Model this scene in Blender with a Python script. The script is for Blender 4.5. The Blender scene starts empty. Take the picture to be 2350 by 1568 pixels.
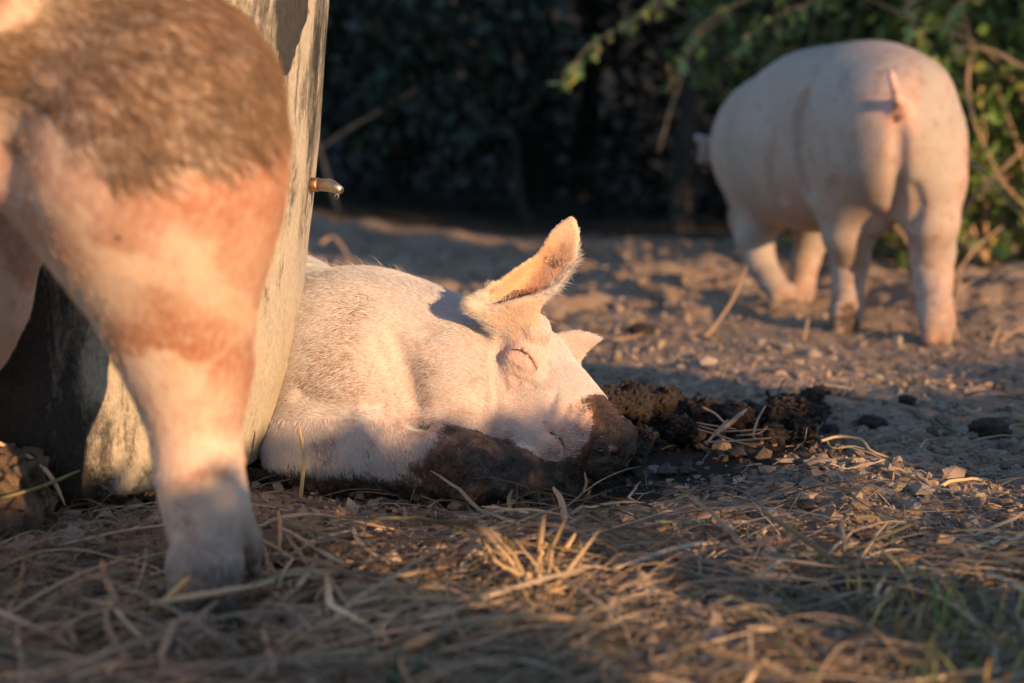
import bpy, math, random
import numpy as np
from mathutils import Vector, Matrix

# ---------------------------------------------------------------- camera, world, sun, exposure
SC = bpy.context.scene
C = SC.collection
CAM_H, PITCH, LENS = 0.56, math.radians(8.28), 50.0
cd = bpy.data.cameras.new('camera'); cam = bpy.data.objects.new('camera', cd); C.objects.link(cam)
cam.location = (0, 0, CAM_H); cam.rotation_euler = (math.pi/2 - PITCH, 0, 0)
cd.lens = LENS; cd.sensor_width = 36; cd.clip_start = 0.05; cd.clip_end = 1500
cd.dof.use_dof = True; cd.dof.focus_distance = 2.27; cd.dof.aperture_fstop = 2.1; cd.dof.aperture_blades = 9
SC.camera = cam

SUN_EL, SUN_AZ = math.radians(12.0), math.radians(40.0)   # azimuth measured from behind the camera towards its right
TO_SUN = Vector((math.sin(SUN_AZ)*math.cos(SUN_EL), -math.cos(SUN_AZ)*math.cos(SUN_EL), math.sin(SUN_EL)))
w = bpy.data.worlds.new('World'); SC.world = w; w.use_nodes = True
nt = w.node_tree; bg = nt.nodes['Background']
sky = nt.nodes.new('ShaderNodeTexSky'); sky.sky_type = 'NISHITA'; sky.sun_disc = False
sky.sun_elevation = SUN_EL; sky.sun_rotation = math.atan2(TO_SUN.x, TO_SUN.y)
sky.air_density = 1.0; sky.dust_density = 0.4; sky.ozone_density = 2.2
nt.links.new(sky.outputs[0], bg.inputs[0]); bg.inputs[1].default_value = 0.15
sl = bpy.data.lights.new('sun', 'SUN'); sun = bpy.data.objects.new('sun', sl); C.objects.link(sun)
sl.energy = 3.3; sl.angle = math.radians(0.5); sl.color = (1.0, 0.62, 0.31)
sun.rotation_euler = (-TO_SUN).to_track_quat('-Z', 'Y').to_euler(); sun.location = TO_SUN*30
vs = SC.view_settings; vs.view_transform = 'Standard'; vs.look = 'None'; vs.gamma = 1.0; vs.exposure = 1.18
vs.use_curve_mapping = False
SC.render.engine = 'CYCLES'
SC.cycles.use_denoising = True
SC.cycles.max_bounces = 6; SC.cycles.diffuse_bounces = 3; SC.cycles.glossy_bounces = 2; SC.cycles.transparent_max_bounces = 6

# ---------------------------------------------------------------- helpers
RNG = np.random.default_rng(7)
random.seed(7)
FPX = LENS/36*2350
_R = np.array(cam.rotation_euler.to_matrix())
def P(px, py, Y):
    """world point on the plane y = Y that projects on pixel (px, py) of the photograph at 2350 x 1568"""
    d = _R @ np.array([(px-1175)/FPX, -(py-784)/FPX, -1.0])
    t = Y/d[1]
    return np.array([d[0]*t, Y, CAM_H + d[2]*t])
def G(px, py, z=0.0):
    """world point on the level z that projects on pixel (px, py)"""
    d = _R @ np.array([(px-1175)/FPX, -(py-784)/FPX, -1.0])
    t = (z-CAM_H)/d[2]
    return np.array([d[0]*t, d[1]*t, z])

def _hash(ix, iy, iz, seed):
    h = (ix.astype(np.int64)*374761393 + iy.astype(np.int64)*668265263 + iz.astype(np.int64)*2147483647 + seed*1274126177) & 0xffffffff
    h = ((h ^ (h >> 13)) * 1274126177) & 0xffffffff
    h = ((h ^ (h >> 16)) * 2246822519) & 0xffffffff
    return ((h ^ (h >> 15)) & 0xffff).astype(np.float32)/32767.5 - 1.0
def noise(p, freq=1.0, seed=0):
    p = np.asarray(p, np.float32)*freq
    i = np.floor(p).astype(np.int64); f = p - i; f = f*f*f*(f*(f*6-15)+10)
    out = 0
    for dx in (0, 1):
        wx = f[..., 0] if dx else 1-f[..., 0]
        for dy in (0, 1):
            wy = f[..., 1] if dy else 1-f[..., 1]
            for dz in (0, 1):
                wz = f[..., 2] if dz else 1-f[..., 2]
                out = out + wx*wy*wz*_hash(i[..., 0]+dx, i[..., 1]+dy, i[..., 2]+dz, seed)
    return out
def fbm(p, freq, octs=4, seed=0, gain=0.5):
    a, s, t = 1.0, 0, 0
    for o in range(octs):
        s = s + a*noise(p, freq*2.03**o, seed+o*17); t += a; a *= gain
    return s/t
def sstep(a, b, x):
    t = np.clip((x-a)/(b-a), 0, 1); return t*t*(3-2*t)
def nrm(v):
    v = np.asarray(v, float); return v/np.linalg.norm(v)

# signed distance pieces
def s_cone(p, a, b, ra, rb):
    a = np.asarray(a, np.float32); b = np.asarray(b, np.float32)
    ab = b-a; pa = p-a
    t = np.clip((pa @ ab)/float(ab@ab), 0, 1)
    return np.linalg.norm(pa - t[..., None]*ab, axis=-1) - (ra+(rb-ra)*t)
def s_chain(p, pts, k=0.02):
    d = None
    for (a, ra), (b, rb) in zip(pts[:-1], pts[1:]):
        e = s_cone(p, a, b, ra, rb); d = e if d is None else smin(d, e, k)
    return d
def s_ell(p, c, r, rot=None):
    q = p-np.asarray(c, np.float32)
    if rot is not None: q = q @ np.asarray(rot, np.float32)      # columns of rot: local axes in world
    r = np.asarray(r, np.float32)
    k0 = np.linalg.norm(q/r, axis=-1); k1 = np.linalg.norm(q/(r*r), axis=-1)+1e-9
    return k0*(k0-1)/k1
def smin(a, b, k):
    h = np.maximum(k-np.abs(a-b), 0)/k
    return np.minimum(a, b) - h*h*k*0.25
def smax(a, b, k): return -smin(-a, -b, k)
def frame(u, v):
    u = nrm(u); v = np.asarray(v, float); v = nrm(v - u*(v@u)); return u, v, np.cross(u, v)
def s_ear(p, base, U, V, L, hw, thick, curl, bend=0.0, fold=0.0):
    """a cupped leaf-shaped sheet: U along its length, V across, W = U x V out of the hollow side; hw(s) half width"""
    U, V, W = frame(U, V)
    q = p-np.asarray(base, np.float32)
    u = q @ U.astype(np.float32); v = q @ V.astype(np.float32); w = q @ W.astype(np.float32)
    s = np.clip(u/L, -0.15, 1.0)
    v = v - bend*s*s
    h = np.interp(s, hw[0], hw[1]).astype(np.float32)
    wm = curl*(v/np.maximum(h, .01))**2*h + fold*s*s
    e1 = np.abs(w-wm) - thick
    e2 = np.abs(v)-h
    e3 = np.maximum(u-L, -u-0.15*L)
    return smax(smax(e1, e2*0.8, .012), e3, .012)

def s_poly(p, pts, Y0, Ymid, t, k=.008):
    """a curved sheet: outline given in the upright plane y = Y0, mid-surface y = Ymid(x, z), half thickness t"""
    q = np.array([P(x, y, Y0) for x, y in pts], np.float32)[:, [0, 2]]
    c = q.mean(0); R = float(np.linalg.norm(q-c, axis=1).max())
    far = np.sqrt((p[..., 0]-c[0])**2+(p[..., 2]-c[1])**2+(p[..., 1]-Y0)**2)-R-.04
    out = far+.03; m = far < .03
    x = p[..., 0][m]; y = p[..., 1][m]; z = p[..., 2][m]
    d2 = np.full(x.shape, 9., np.float32); ins = np.zeros(x.shape, bool); n = len(q)
    for i in range(n):
        a, b = q[i], q[(i+1) % n]; e = b-a; wx, wz = x-a[0], z-a[1]
        h = np.clip((wx*e[0]+wz*e[1])/float(e@e), 0, 1)
        d2 = np.minimum(d2, (wx-e[0]*h)**2+(wz-e[1]*h)**2)
        cr = ((a[1] > z) != (b[1] > z)) & (x < (b[0]-a[0])*(z-a[1])/(b[1]-a[1]+1e-12)+a[0]); ins ^= cr
    sd = np.sqrt(d2)*np.where(ins, -1, 1)
    tt = t*np.clip(.45-sd/.016, .45, 1.0)
    out[m] = smax(np.abs(y-Ymid(x, z))-tt, sd, k)
    return out
def surface_nets(f, lo, hi, step):
    lo = np.asarray(lo, np.float32); n = np.ceil((np.asarray(hi)-lo)/step).astype(int)+1
    ax = [lo[i]+step*np.arange(n[i], dtype=np.float32) for i in range(3)]
    B = 4; nb = -(-n//B)                                           # evaluate finely only in blocks near the surface
    cc = [lo[i]+step*(B*np.arange(nb[i], dtype=np.float32)+(B-1)/2) for i in range(3)]
    X, Y, Z = np.meshgrid(*cc, indexing='ij'); cp = np.stack([X, Y, Z], -1).reshape(-1, 3).astype(np.float32)
    cv = np.asarray(f(cp), np.float32).reshape(nb)
    big = np.repeat(np.repeat(np.repeat(cv, B, 0), B, 1), B, 2)
    blk = np.argwhere(np.abs(cv) < step*B*1.9)
    r = np.arange(B); ox, oy, oz = np.meshgrid(r, r, r, indexing='ij'); off = np.stack([ox, oy, oz], -1).reshape(-1, 3)
    for i0 in range(0, len(blk), 4000):
        ii = (blk[i0:i0+4000, None, :]*B + off[None]).reshape(-1, 3)
        big[ii[:, 0], ii[:, 1], ii[:, 2]] = f((lo + step*ii).astype(np.float32))
    vol = np.ascontiguousarray(big[:n[0], :n[1], :n[2]])
    ins = vol < 0
    nx, ny, nz = n
    cells = np.zeros((nx-1, ny-1, nz-1), np.uint8)
    for dx in (0, 1):
        for dy in (0, 1):
            for dz in (0, 1):
                cells += ins[dx:nx-1+dx, dy:ny-1+dy, dz:nz-1+dz]
    act = (cells > 0) & (cells < 8)
    idx = np.full(act.shape, -1, np.int64); ci = np.argwhere(act); idx[act] = np.arange(len(ci))
    acc = np.zeros((len(ci), 3), np.float32); cnt = np.zeros(len(ci), np.float32)
    corners = [(dx, dy, dz) for dx in (0, 1) for dy in (0, 1) for dz in (0, 1)]
    for a in corners:
        for d in range(3):
            if a[d]: continue
            b = list(a); b[d] = 1
            va = vol[ci[:, 0]+a[0], ci[:, 1]+a[1], ci[:, 2]+a[2]]; vb = vol[ci[:, 0]+b[0], ci[:, 1]+b[1], ci[:, 2]+b[2]]
            m = (va < 0) != (vb < 0)
            t = np.where(m, va/np.where(m, va-vb, 1), 0)
            pt = np.repeat(np.array([a], np.float32), len(ci), 0); pt[:, d] += t
            acc[m] += pt[m]; cnt[m] += 1
    V = lo + (ci + acc/cnt[:, None])*step
    F = []
    for d in range(3):
        o1, o2 = [(1, 2), (2, 0), (0, 1)][d]
        s0 = [slice(None)]*3; s1 = [slice(None)]*3
        s0[d] = slice(0, -1); s1[d] = slice(1, None)
        e = np.argwhere(ins[tuple(s0)] != ins[tuple(s1)])
        e = e[(e[:, o1] > 0) & (e[:, o2] > 0) & (e[:, o1] < n[o1]-1) & (e[:, o2] < n[o2]-1)]
        def at(i, j):
            q = e.copy(); q[:, o1] -= i; q[:, o2] -= j; return idx[q[:, 0], q[:, 1], q[:, 2]]
        quad = np.stack([at(1, 1), at(0, 1), at(0, 0), at(1, 0)], 1)
        flip = ~ins[e[:, 0], e[:, 1], e[:, 2]]
        quad[flip] = quad[flip][:, ::-1]
        F.append(quad)
    return V, np.concatenate(F)

def mesh_np(name, V, F, smooth=True):
    me = bpy.data.meshes.new(name)
    V = np.asarray(V, np.float32); F = np.asarray(F, np.int32); k = F.shape[1]
    me.vertices.add(len(V)); me.vertices.foreach_set('co', V.ravel())
    me.loops.add(F.size); me.loops.foreach_set('vertex_index', F.ravel())
    me.polygons.add(len(F)); me.polygons.foreach_set('loop_start', np.arange(0, F.size, k, dtype=np.int32))
    me.update(calc_edges=True)
    me.polygons.foreach_set('use_smooth', np.full(len(F), smooth)); me.update()
    return me
def vcol(me, name, rgb):
    a = me.color_attributes.new(name, 'FLOAT_COLOR', 'POINT')
    rgba = np.ones((len(me.vertices), 4), np.float32); rgba[:, :3] = rgb; a.data.foreach_set('color', rgba.ravel())
def vfloat(me, name, v):
    a = me.attributes.new(name, 'FLOAT', 'POINT'); a.data.foreach_set('value', np.asarray(v, np.float32))
def obj(name, me, mat=None, parent=None, **props):
    o = bpy.data.objects.new(name, me); C.objects.link(o)
    if mat is not None and me is not None:
        if len(me.materials) == 0: me.materials.append(mat)
    if parent is not None: o.parent = parent
    for k, v in props.items(): o[k] = v
    return o
def empty(name, loc=(0, 0, 0), **props):
    o = bpy.data.objects.new(name, None); o.location = loc; C.objects.link(o)
    o.empty_display_size = 0.1
    for k, v in props.items(): o[k] = v
    return o
def recentre(me, c):
    """move mesh data so that the object's origin can stand at c"""
    n = len(me.vertices); a = np.empty(n*3, np.float32); me.vertices.foreach_get('co', a)
    me.vertices.foreach_set('co', (a.reshape(-1, 3)-np.asarray(c, np.float32)).ravel()); me.update()

def tube(pts, rad, sides=6, closed=True):
    """verts, quads of a tapered tube along pts"""
    pts = np.asarray(pts, float); n = len(pts); rad = np.atleast_1d(np.asarray(rad, float))
    rad = np.interp(np.linspace(0, 1, n), np.linspace(0, 1, len(rad)), rad) if len(rad) > 1 else np.full(n, rad[0])
    T = np.gradient(pts, axis=0); T /= np.linalg.norm(T, axis=1)[:, None]+1e-12
    ref = np.array([0, 0, 1.0]) if abs(T[0][2]) < .9 else np.array([1.0, 0, 0])
    V = []
    for i in range(n):
        a = np.cross(T[i], ref); a /= np.linalg.norm(a)+1e-12; b = np.cross(T[i], a); ref = -np.cross(T[i], a) if False else ref
        for k in range(sides):
            t = 2*math.pi*k/sides; V.append(pts[i]+rad[i]*(math.cos(t)*a+math.sin(t)*b))
    F = []
    for i in range(n-1):
        for k in range(sides):
            k2 = (k+1) % sides; F.append((i*sides+k, i*sides+k2, (i+1)*sides+k2, (i+1)*sides+k))
    V = np.array(V)
    if closed:
        V = np.vstack([V, pts[0], pts[-1]]); c0, c1 = len(V)-2, len(V)-1
        for k in range(sides):
            k2 = (k+1) % sides; F.append((c0, k2, k, k)); F.append((c1, (n-1)*sides+k, (n-1)*sides+k2, (n-1)*sides+k2))
    return V, F
def mesh_vf(name, parts, smooth=True):
    """join (V, F) pieces into one mesh; F rows may repeat an index for triangles"""
    vs_, fs, off = [], [], 0
    for V, F in parts:
        vs_ += [tuple(v) for v in V]
        for f in F:
            g = []
            for i in f:
                if i+off not in g: g.append(int(i)+off)
            fs.append(g)
        off += len(V)
    me = bpy.data.meshes.new(name); me.from_pydata(vs_, [], fs); me.update()
    me.polygons.foreach_set('use_smooth', [smooth]*len(fs)); me.update()
    return me
def curve_pts(ctrl, n=12):
    """Catmull-Rom through control points"""
    c = np.asarray(ctrl, float); c = np.vstack([2*c[0]-c[1], c, 2*c[-1]-c[-2]]); out = []
    m = len(c)-3
    for i in range(m):
        for t in np.linspace(0, 1, n, endpoint=(i == m-1)):
            p0, p1, p2, p3 = c[i:i+4]
            out.append(.5*((2*p1)+(-p0+p2)*t+(2*p0-5*p1+4*p2-p3)*t*t+(-p0+3*p1-3*p2+p3)*t**3))
    return np.array(out)

# ---------------------------------------------------------------- materials
class NT:
    def __init__(s, name):
        s.m = bpy.data.materials.new(name); s.m.use_nodes = True; s.t = s.m.node_tree
        s.b = s.t.nodes['Principled BSDF']
    def n(s, typ, **kw):
        x = s.t.nodes.new(typ)
        for k, v in kw.items():
            if k.startswith('i_'): x.inputs[k[2:].replace('_', ' ')].default_value = v
            else: setattr(x, k, v)
        return x
    def l(s, a, b): s.t.links.new(a, b)
    def noise(s, scale, detail=4, rough=.55, vec=None, dist=0.0):
        x = s.n('ShaderNodeTexNoise'); x.inputs['Scale'].default_value = scale; x.inputs['Detail'].default_value = detail
        x.inputs['Roughness'].default_value = rough; x.inputs['Distortion'].default_value = dist
        s.l(vec if vec is not None else s.pos(), x.inputs['Vector']); return x.outputs['Fac']
    def pos(s):
        if not hasattr(s, '_p'): s._p = s.n('ShaderNodeTexCoord').outputs['Object']
        return s._p
    def scaled(s, xyz, vec=None):
        m = s.n('ShaderNodeMapping'); m.inputs['Scale'].default_value = xyz; s.l(vec if vec is not None else s.pos(), m.inputs['Vector']); return m.outputs[0]
    def ramp(s, fac, stops):
        r = s.n('ShaderNodeValToRGB'); e = r.color_ramp.elements
        while len(e) < len(stops): e.new(.5)
        for el, (p, c) in zip(e, stops):
            el.position = p; el.color = (*c, 1) if not np.isscalar(c) else (c, c, c, 1)
        s.l(fac, r.inputs[0]); return r.outputs[0]
    def mix(s, fac, a, b, blend='MIX'):
        x = s.n('ShaderNodeMix', data_type='RGBA', blend_type=blend)
        for i, v in ((0, fac), (6, a), (7, b)):
            if isinstance(v, (int, float)): x.inputs[i].default_value = v
            elif isinstance(v, tuple): x.inputs[i].default_value = (*v, 1)
            else: s.l(v, x.inputs[i])
        return x.outputs[2]
    def math(s, op, a, b=None, c=None, clamp=False):
        x = s.n('ShaderNodeMath', operation=op, use_clamp=clamp)
        for i, v in enumerate((a, b, c)):
            if v is None: continue
            if isinstance(v, (int, float)): x.inputs[i].default_value = v
            else: s.l(v, x.inputs[i])
        return x.outputs[0]
    def attr(s, name, out='Color'):
        return s.n('ShaderNodeAttribute', attribute_name=name).outputs[out]
    def bump(s, h, dist, strength=1.0, normal=None):
        x = s.n('ShaderNodeBump'); x.inputs['Distance'].default_value = dist; x.inputs['Strength'].default_value = strength
        s.l(h, x.inputs['Height'])
        if normal is not None: s.l(normal, x.inputs['Normal'])
        return x.outputs[0]
    def out(s, color=None, rough=None, normal=None, **kw):
        for key, v in (('Base Color', color), ('Roughness', rough), ('Normal', normal)):
            if v is None: continue
            if isinstance(v, (int, float)): s.b.inputs[key].default_value = v
            elif isinstance(v, tuple): s.b.inputs[key].default_value = (*v, 1)
            else: s.l(v, s.b.inputs[key])
        for k, v in kw.items(): s.b.inputs[k.replace('_', ' ')].default_value = v
        return s.m
# ---------------------------------------------------------------- pigs: signed distance bodies
EARC = ([-.15, 0, .12, .35, .6, .82, .94, 1.0], [.040, .044, .046, .046, .043, .036, .026, .008])
EARW = ([-.15, 0, .3, .6, .85, 1.0], [.04, .046, .046, .038, .022, .004])
def smooth_loop(pts, n=3):
    c = np.asarray(pts, float); m = len(c); out = []
    for i in range(m):
        p0, p1, p2, p3 = c[i-1], c[i], c[(i+1) % m], c[(i+2) % m]
        for t in np.arange(n)/n: out.append(.5*((2*p1)+(-p0+p2)*t+(2*p0-5*p1+4*p2-p3)*t*t+(-p0+3*p1-3*p2+p3)*t**3))
    return out
_E0 = P(1150, 705, 2.27); _E1 = P(1318, 496, 2.27); _EU = nrm((_E1-_E0)[[0, 2]]); _EV = np.array([_EU[1], -_EU[0]])
def ear_uv(x, z): return (x-_E0[0])*_EU[0]+(z-_E0[2])*_EU[1], (x-_E0[0])*_EV[0]+(z-_E0[2])*_EV[1]
def sdf_near_ear(p):
    def yback(x, z):
        u, v = ear_uv(x, z)
        return 2.288 - 9.0*(v-.006)**2 + .020*np.exp(-((u-.06)/.07)**2)*np.exp(-((v-.006)/.022)**2) - .03*np.maximum(u-.08, 0)
    back = s_poly(p, smooth_loop([(1317, 495), (1333, 530), (1330, 582), (1312, 624), (1280, 664), (1244, 706), (1215, 735), (1150, 740), (1085, 718), (1104, 682), (1128, 653), (1184, 612), (1232, 580), (1255, 540), (1285, 510)]), 2.27, yback, .0062)
    def yflap(x, z):
        u, v = ear_uv(x, z)
        return 2.250 + .032*sstep(.055, .13, u) - .006*np.exp(-((u-.02)/.05)**2) + .35*np.maximum(0, .300-z)
    flap = s_poly(p, smooth_loop([(1112, 708), (1145, 694), (1184, 682), (1225, 672), (1262, 660), (1290, 645), (1285, 662), (1246, 706), (1232, 752), (1180, 775), (1118, 758)]), 2.25, yflap, .0075)
    e = smin(back, flap, .006)
    lobe = s_chain(p, [(P(1079, 703, 2.254), .011), (P(1098, 710, 2.259), .012), (P(1128, 726, 2.270), .014)], .012)
    e = smin(e, lobe, .016)
    e = smin(e, s_chain(p, [(P(1079, 700, 2.252), .010), (P(1100, 684, 2.262), .006), (P(1130, 655, 2.27), .005)], .01), .012)
    return smin(e, s_ell(p, P(1190, 742, 2.300), (.045, .03, .022)), .02)
def sdf_sleeping_plain(p):
    shoulder = s_ell(p, (-.245, 2.415, .152), (.180, .190, .165))
    trunk = s_chain(p, [((-.27, 2.44, .155), .160), ((-.47, 2.72, .160), .170), ((-.66, 2.98, .165), .175), ((-.74, 3.12, .14), .12)], .06)
    d = smin(shoulder, trunk, .08)
    d = smin(d, s_ell(p, P(820, 1010, 2.29), (.11, .09, .085)), .06)
    d = smin(d, s_ell(p, (-.245, 2.30, .050), (.17, .13, .075)), .07)
    leg = s_chain(p, [(P(880, 1030, 2.30), .075), (P(985, 1058, 2.215), .056), (P(1075, 1076, 2.185), .052), (P(1170, 1092, 2.195), .036), (P(1262, 1112, 2.215), .023), (P(1300, 1116, 2.235), .022)], .03)
    d = smin(d, leg, .045)
    neck = s_chain(p, [(P(845, 848, 2.42), .148), (P(960, 848, 2.40), .134), (P(1065, 850, 2.375), .108)], .05)
    skull = s_ell(p, P(1172, 872, 2.35), (.092, .085, .098))
    cheek = smin(s_ell(p, P(1030, 872, 2.305), (.084, .080, .086)), s_ell(p, P(1078, 935, 2.29), (.068, .065, .066)), .05)
    jowl = s_chain(p, [(P(1080, 985, 2.30), .058), (P(1200, 1010, 2.28), .056), (P(1285, 1030, 2.27), .040)], .04)
    snout = s_chain(p, [(P(1205, 868, 2.345), .080), (P(1275, 942, 2.305), .072), (P(1335, 990, 2.275), .058), (P(1382, 1022, 2.255), .049)], .03)
    na = nrm(P(1420, 1052, 2.225)-P(1374, 1018, 2.255)); nu, nv, nw = frame(na, np.array([.5, 0, .8])); NR = np.stack([nu, nv, nw], 1)
    nose = smin(s_ell(p, P(1404, 1036, 2.243), (.020, .049, .047), NR), s_ell(p, P(1386, 1018, 2.252), (.03, .046, .044), NR), .008)
    head = smin(skull, snout, .04)
    head = smin(head, jowl, .04)
    head = smin(head, nose, .012)
    for off_ in (-.019, .019):
        head = smax(head, -s_ell(p, P(1404, 1036, 2.243)+nu*.020+nw*off_, (.014, .007, .010), NR), .006)
    head = smin(head, cheek, .025)
    head = smin(head, neck, .035)
    d = smin(d, head, .025)
    # brow, lids
    d = smin(d, s_ell(p, P(1212, 765, 2.280), (.034, .02, .014)), .04)
    d = smin(d, s_ell(p, P(1196, 828, 2.262), (.030, .018, .026)), .028)
    # ears
    d = smin(d, sdf_near_ear(p), .026)
    def yfar(x, z): return 2.40 - .045*sstep(.30, .335, z)*sstep(.06, .13, x) + .25*(x-.10)**2
    far = s_poly(p, smooth_loop([(1225, 790), (1262, 768), (1305, 757), (1345, 759), (1386, 777), (1362, 797), (1338, 825), (1329, 860), (1308, 885), (1262, 880)]), 2.40, yfar, .0065)
    d = smin(d, far, .014)
    return d
def on_skin(pxl, Y0=2.10, sdf=None, span=.40):
    """world points where the rays of the given pixels meet the body"""
    sdf = sdf or sdf_sleeping_plain; Ys = np.arange(Y0, Y0+span, .0015)
    pts = np.array([[P(x, y, q) for q in Ys] for x, y in pxl], np.float32)
    k = np.argmax(sdf(pts) < 0, axis=1); return pts[np.arange(len(pts)), k].astype(float)
CREASES = [  # pixels, radius, blend
 ([(1172, 800), (1190, 802), (1206, 811), (1220, 823), (1229, 838), (1232, 853)], .0030, .006),
 ([(1150, 815), (1160, 798), (1178, 786), (1203, 783), (1224, 795), (1238, 815), (1243, 838)], .0022, .012),
 ([(1138, 834), (1143, 806), (1162, 778), (1195, 764)], .0035, .018),
 ([(1162, 838), (1186, 852), (1214, 862)], .0018, .012),
 ([(1148, 785), (1139, 830), (1137, 880), (1138, 920), (1133, 960), (1124, 988)], .0045, .018),
 ([(903, 775), (922, 825), (937, 880), (947, 930), (957, 968)], .0055, .034),
 ([(870, 800), (890, 850), (915, 900)], .0030, .030),
 ([(842, 930), (880, 934), (915, 944), (945, 960), (980, 975)], .0060, .020),
 ([(1250, 976), (1262, 992), (1276, 1000), (1289, 1014), (1297, 1034), (1299, 1056)], .0060, .007),
 ([(1294, 1030), (1272, 1044), (1248, 1058)], .0045, .008),
 ([(1306, 936), (1288, 962), (1284, 988), (1294, 1010)], .0040, .016),
 ([(1340, 925), (1322, 950), (1318, 975)], .0022, .012),
 ([(1362, 950), (1345, 972), (1340, 998)], .0022, .012),
 ([(1246, 800), (1256, 826), (1262, 850)], .0018, .010),
 ([(1166, 858), (1190, 874), (1222, 884)], .0016, .012),
 ([(1150, 840), (1152, 866), (1160, 890)], .0018, .012),
 ([(1275, 905), (1262, 930), (1258, 955)], .0022, .016),
 ([(690, 905), (740, 925), (800, 940)], .0030, .03),
]
CREASE3D = [(on_skin(px_), r, k) for px_, r, k in CREASES]
LIPC = [(q, .002) for q in CREASE3D[8][0]]
def sdf_sleeping(p):
    d = sdf_sleeping_plain(p)
    for q, r, k in CREASE3D:
        n = len(q); rr = r*np.interp(np.linspace(0, 1, n), [0, .25, .75, 1], [.35, 1, 1, .4])
        m = np.abs(d) < .05
        if not m.any(): continue
        e = d[m]; d = d.copy(); d[m] = smax(e, -s_chain(p[m], list(zip(q, rr)), .004), k)
    return d
NEARLEG_FAR = [
 (1.62, [(365, 250, .135, -.02), (365, 420, .134, -.03), (378, 560, .110, -.02), (402, 680, .080, -.01), (418, 790, .067, 0), (435, 880, .053, .005), (448, 985, .0415, .005), (458, 1090, .0415, 0), (478, 1180, .046, 0)]),
 (1.85, [(0, 330, .11, 0), (-30, 520, .070, -.01), (-38, 620, .052, -.01), (-50, 700, .054, -.01), (-85, 790, .048, .0), (-150, 860, .042, .01), (-180, 980, .038, .01), (-195, 1090, .038, 0), (-215, 1160, .036, -.02)]),
]
def sdf_spotted(p):
    trunk = s_chain(p, [((-.63, 1.69, .80), .235), ((-.9, 1.70, .75), .245), ((-1.35, 1.71, .75), .235), ((-1.62, 1.70, .78), .18)], .1)
    rump = s_ell(p, (-.572, 1.69, .88), (.185, .225, .37))
    d = smin(trunk, rump, .10)
    for k, (Y, pts) in enumerate(NEARLEG_FAR):
        d = smin(d, s_chain(p, [(P(x, y, Y+dy), r) for x, y, r, dy in pts], .04), .06 if k == 0 else .03)
    d = smin(d, s_chain(p, [(P(20, 395, 1.60), .040), (P(160, 480, 1.60), .043), (P(300, 590, 1.61), .05)], .04), .04)
    d = smin(d, s_chain(p, [(P(470, 700, 1.66), .05), (P(510, 830, 1.655), .028), (P(512, 890, 1.65), .022)], .02), .03)
    d = smin(d, s_chain(p, [(P(474, 1170, 1.615), .045), (P(470, 1240, 1.605), .040)], .02), .02)
    for x0, x1, Y in ((452, 428, 1.585), (494, 508, 1.60)):
        d = smin(d, s_chain(p, [(P(x0, 1225, Y), .026), (P((x0+x1)/2, 1300, Y-.012), .0275), (P(x1, 1385, Y-.028), .022)], .015), .006)
    for dy in (.045, -.01):
        d = smin(d, s_chain(p, [(P(540, 1180, 1.645+dy*.5), .020), (P(572, 1245, 1.655+dy), .0165), (P(584, 1318, 1.650+dy), .009)], .008), .008)
    for Y in (1.60, 1.80):
        d = smin(d, s_chain(p, [((-1.42, Y, .58), .12), ((-1.44, Y, .36), .065), ((-1.43, Y, .2), .045), ((-1.45, Y, .1), .045), ((-1.48, Y-.01, .03), .04)], .03), .06)
    d = smin(d, s_chain(p, [((-1.6, 1.70, .78), .18), ((-1.82, 1.69, .74), .15), ((-2.0, 1.68, .64), .10), ((-2.1, 1.68, .56), .062), ((-2.15, 1.68, .53), .055)], .06), .08)
    for s in (-1, 1):
        d = smin(d, s_ear(p, (-1.86, 1.70+s*.10, .83), np.array([-.35, s*.55, .75]), np.array([.2, s*.8, -.5]), .2, EARC, .009, .3, 0), .03)
    d = smin(d, s_chain(p, [((-.37, 1.69, .95), .03), ((-.35, 1.72, .93), .02), ((-.34, 1.75, .88), .014), ((-.36, 1.77, .83), .010)], .02), .03)
    return d
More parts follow.
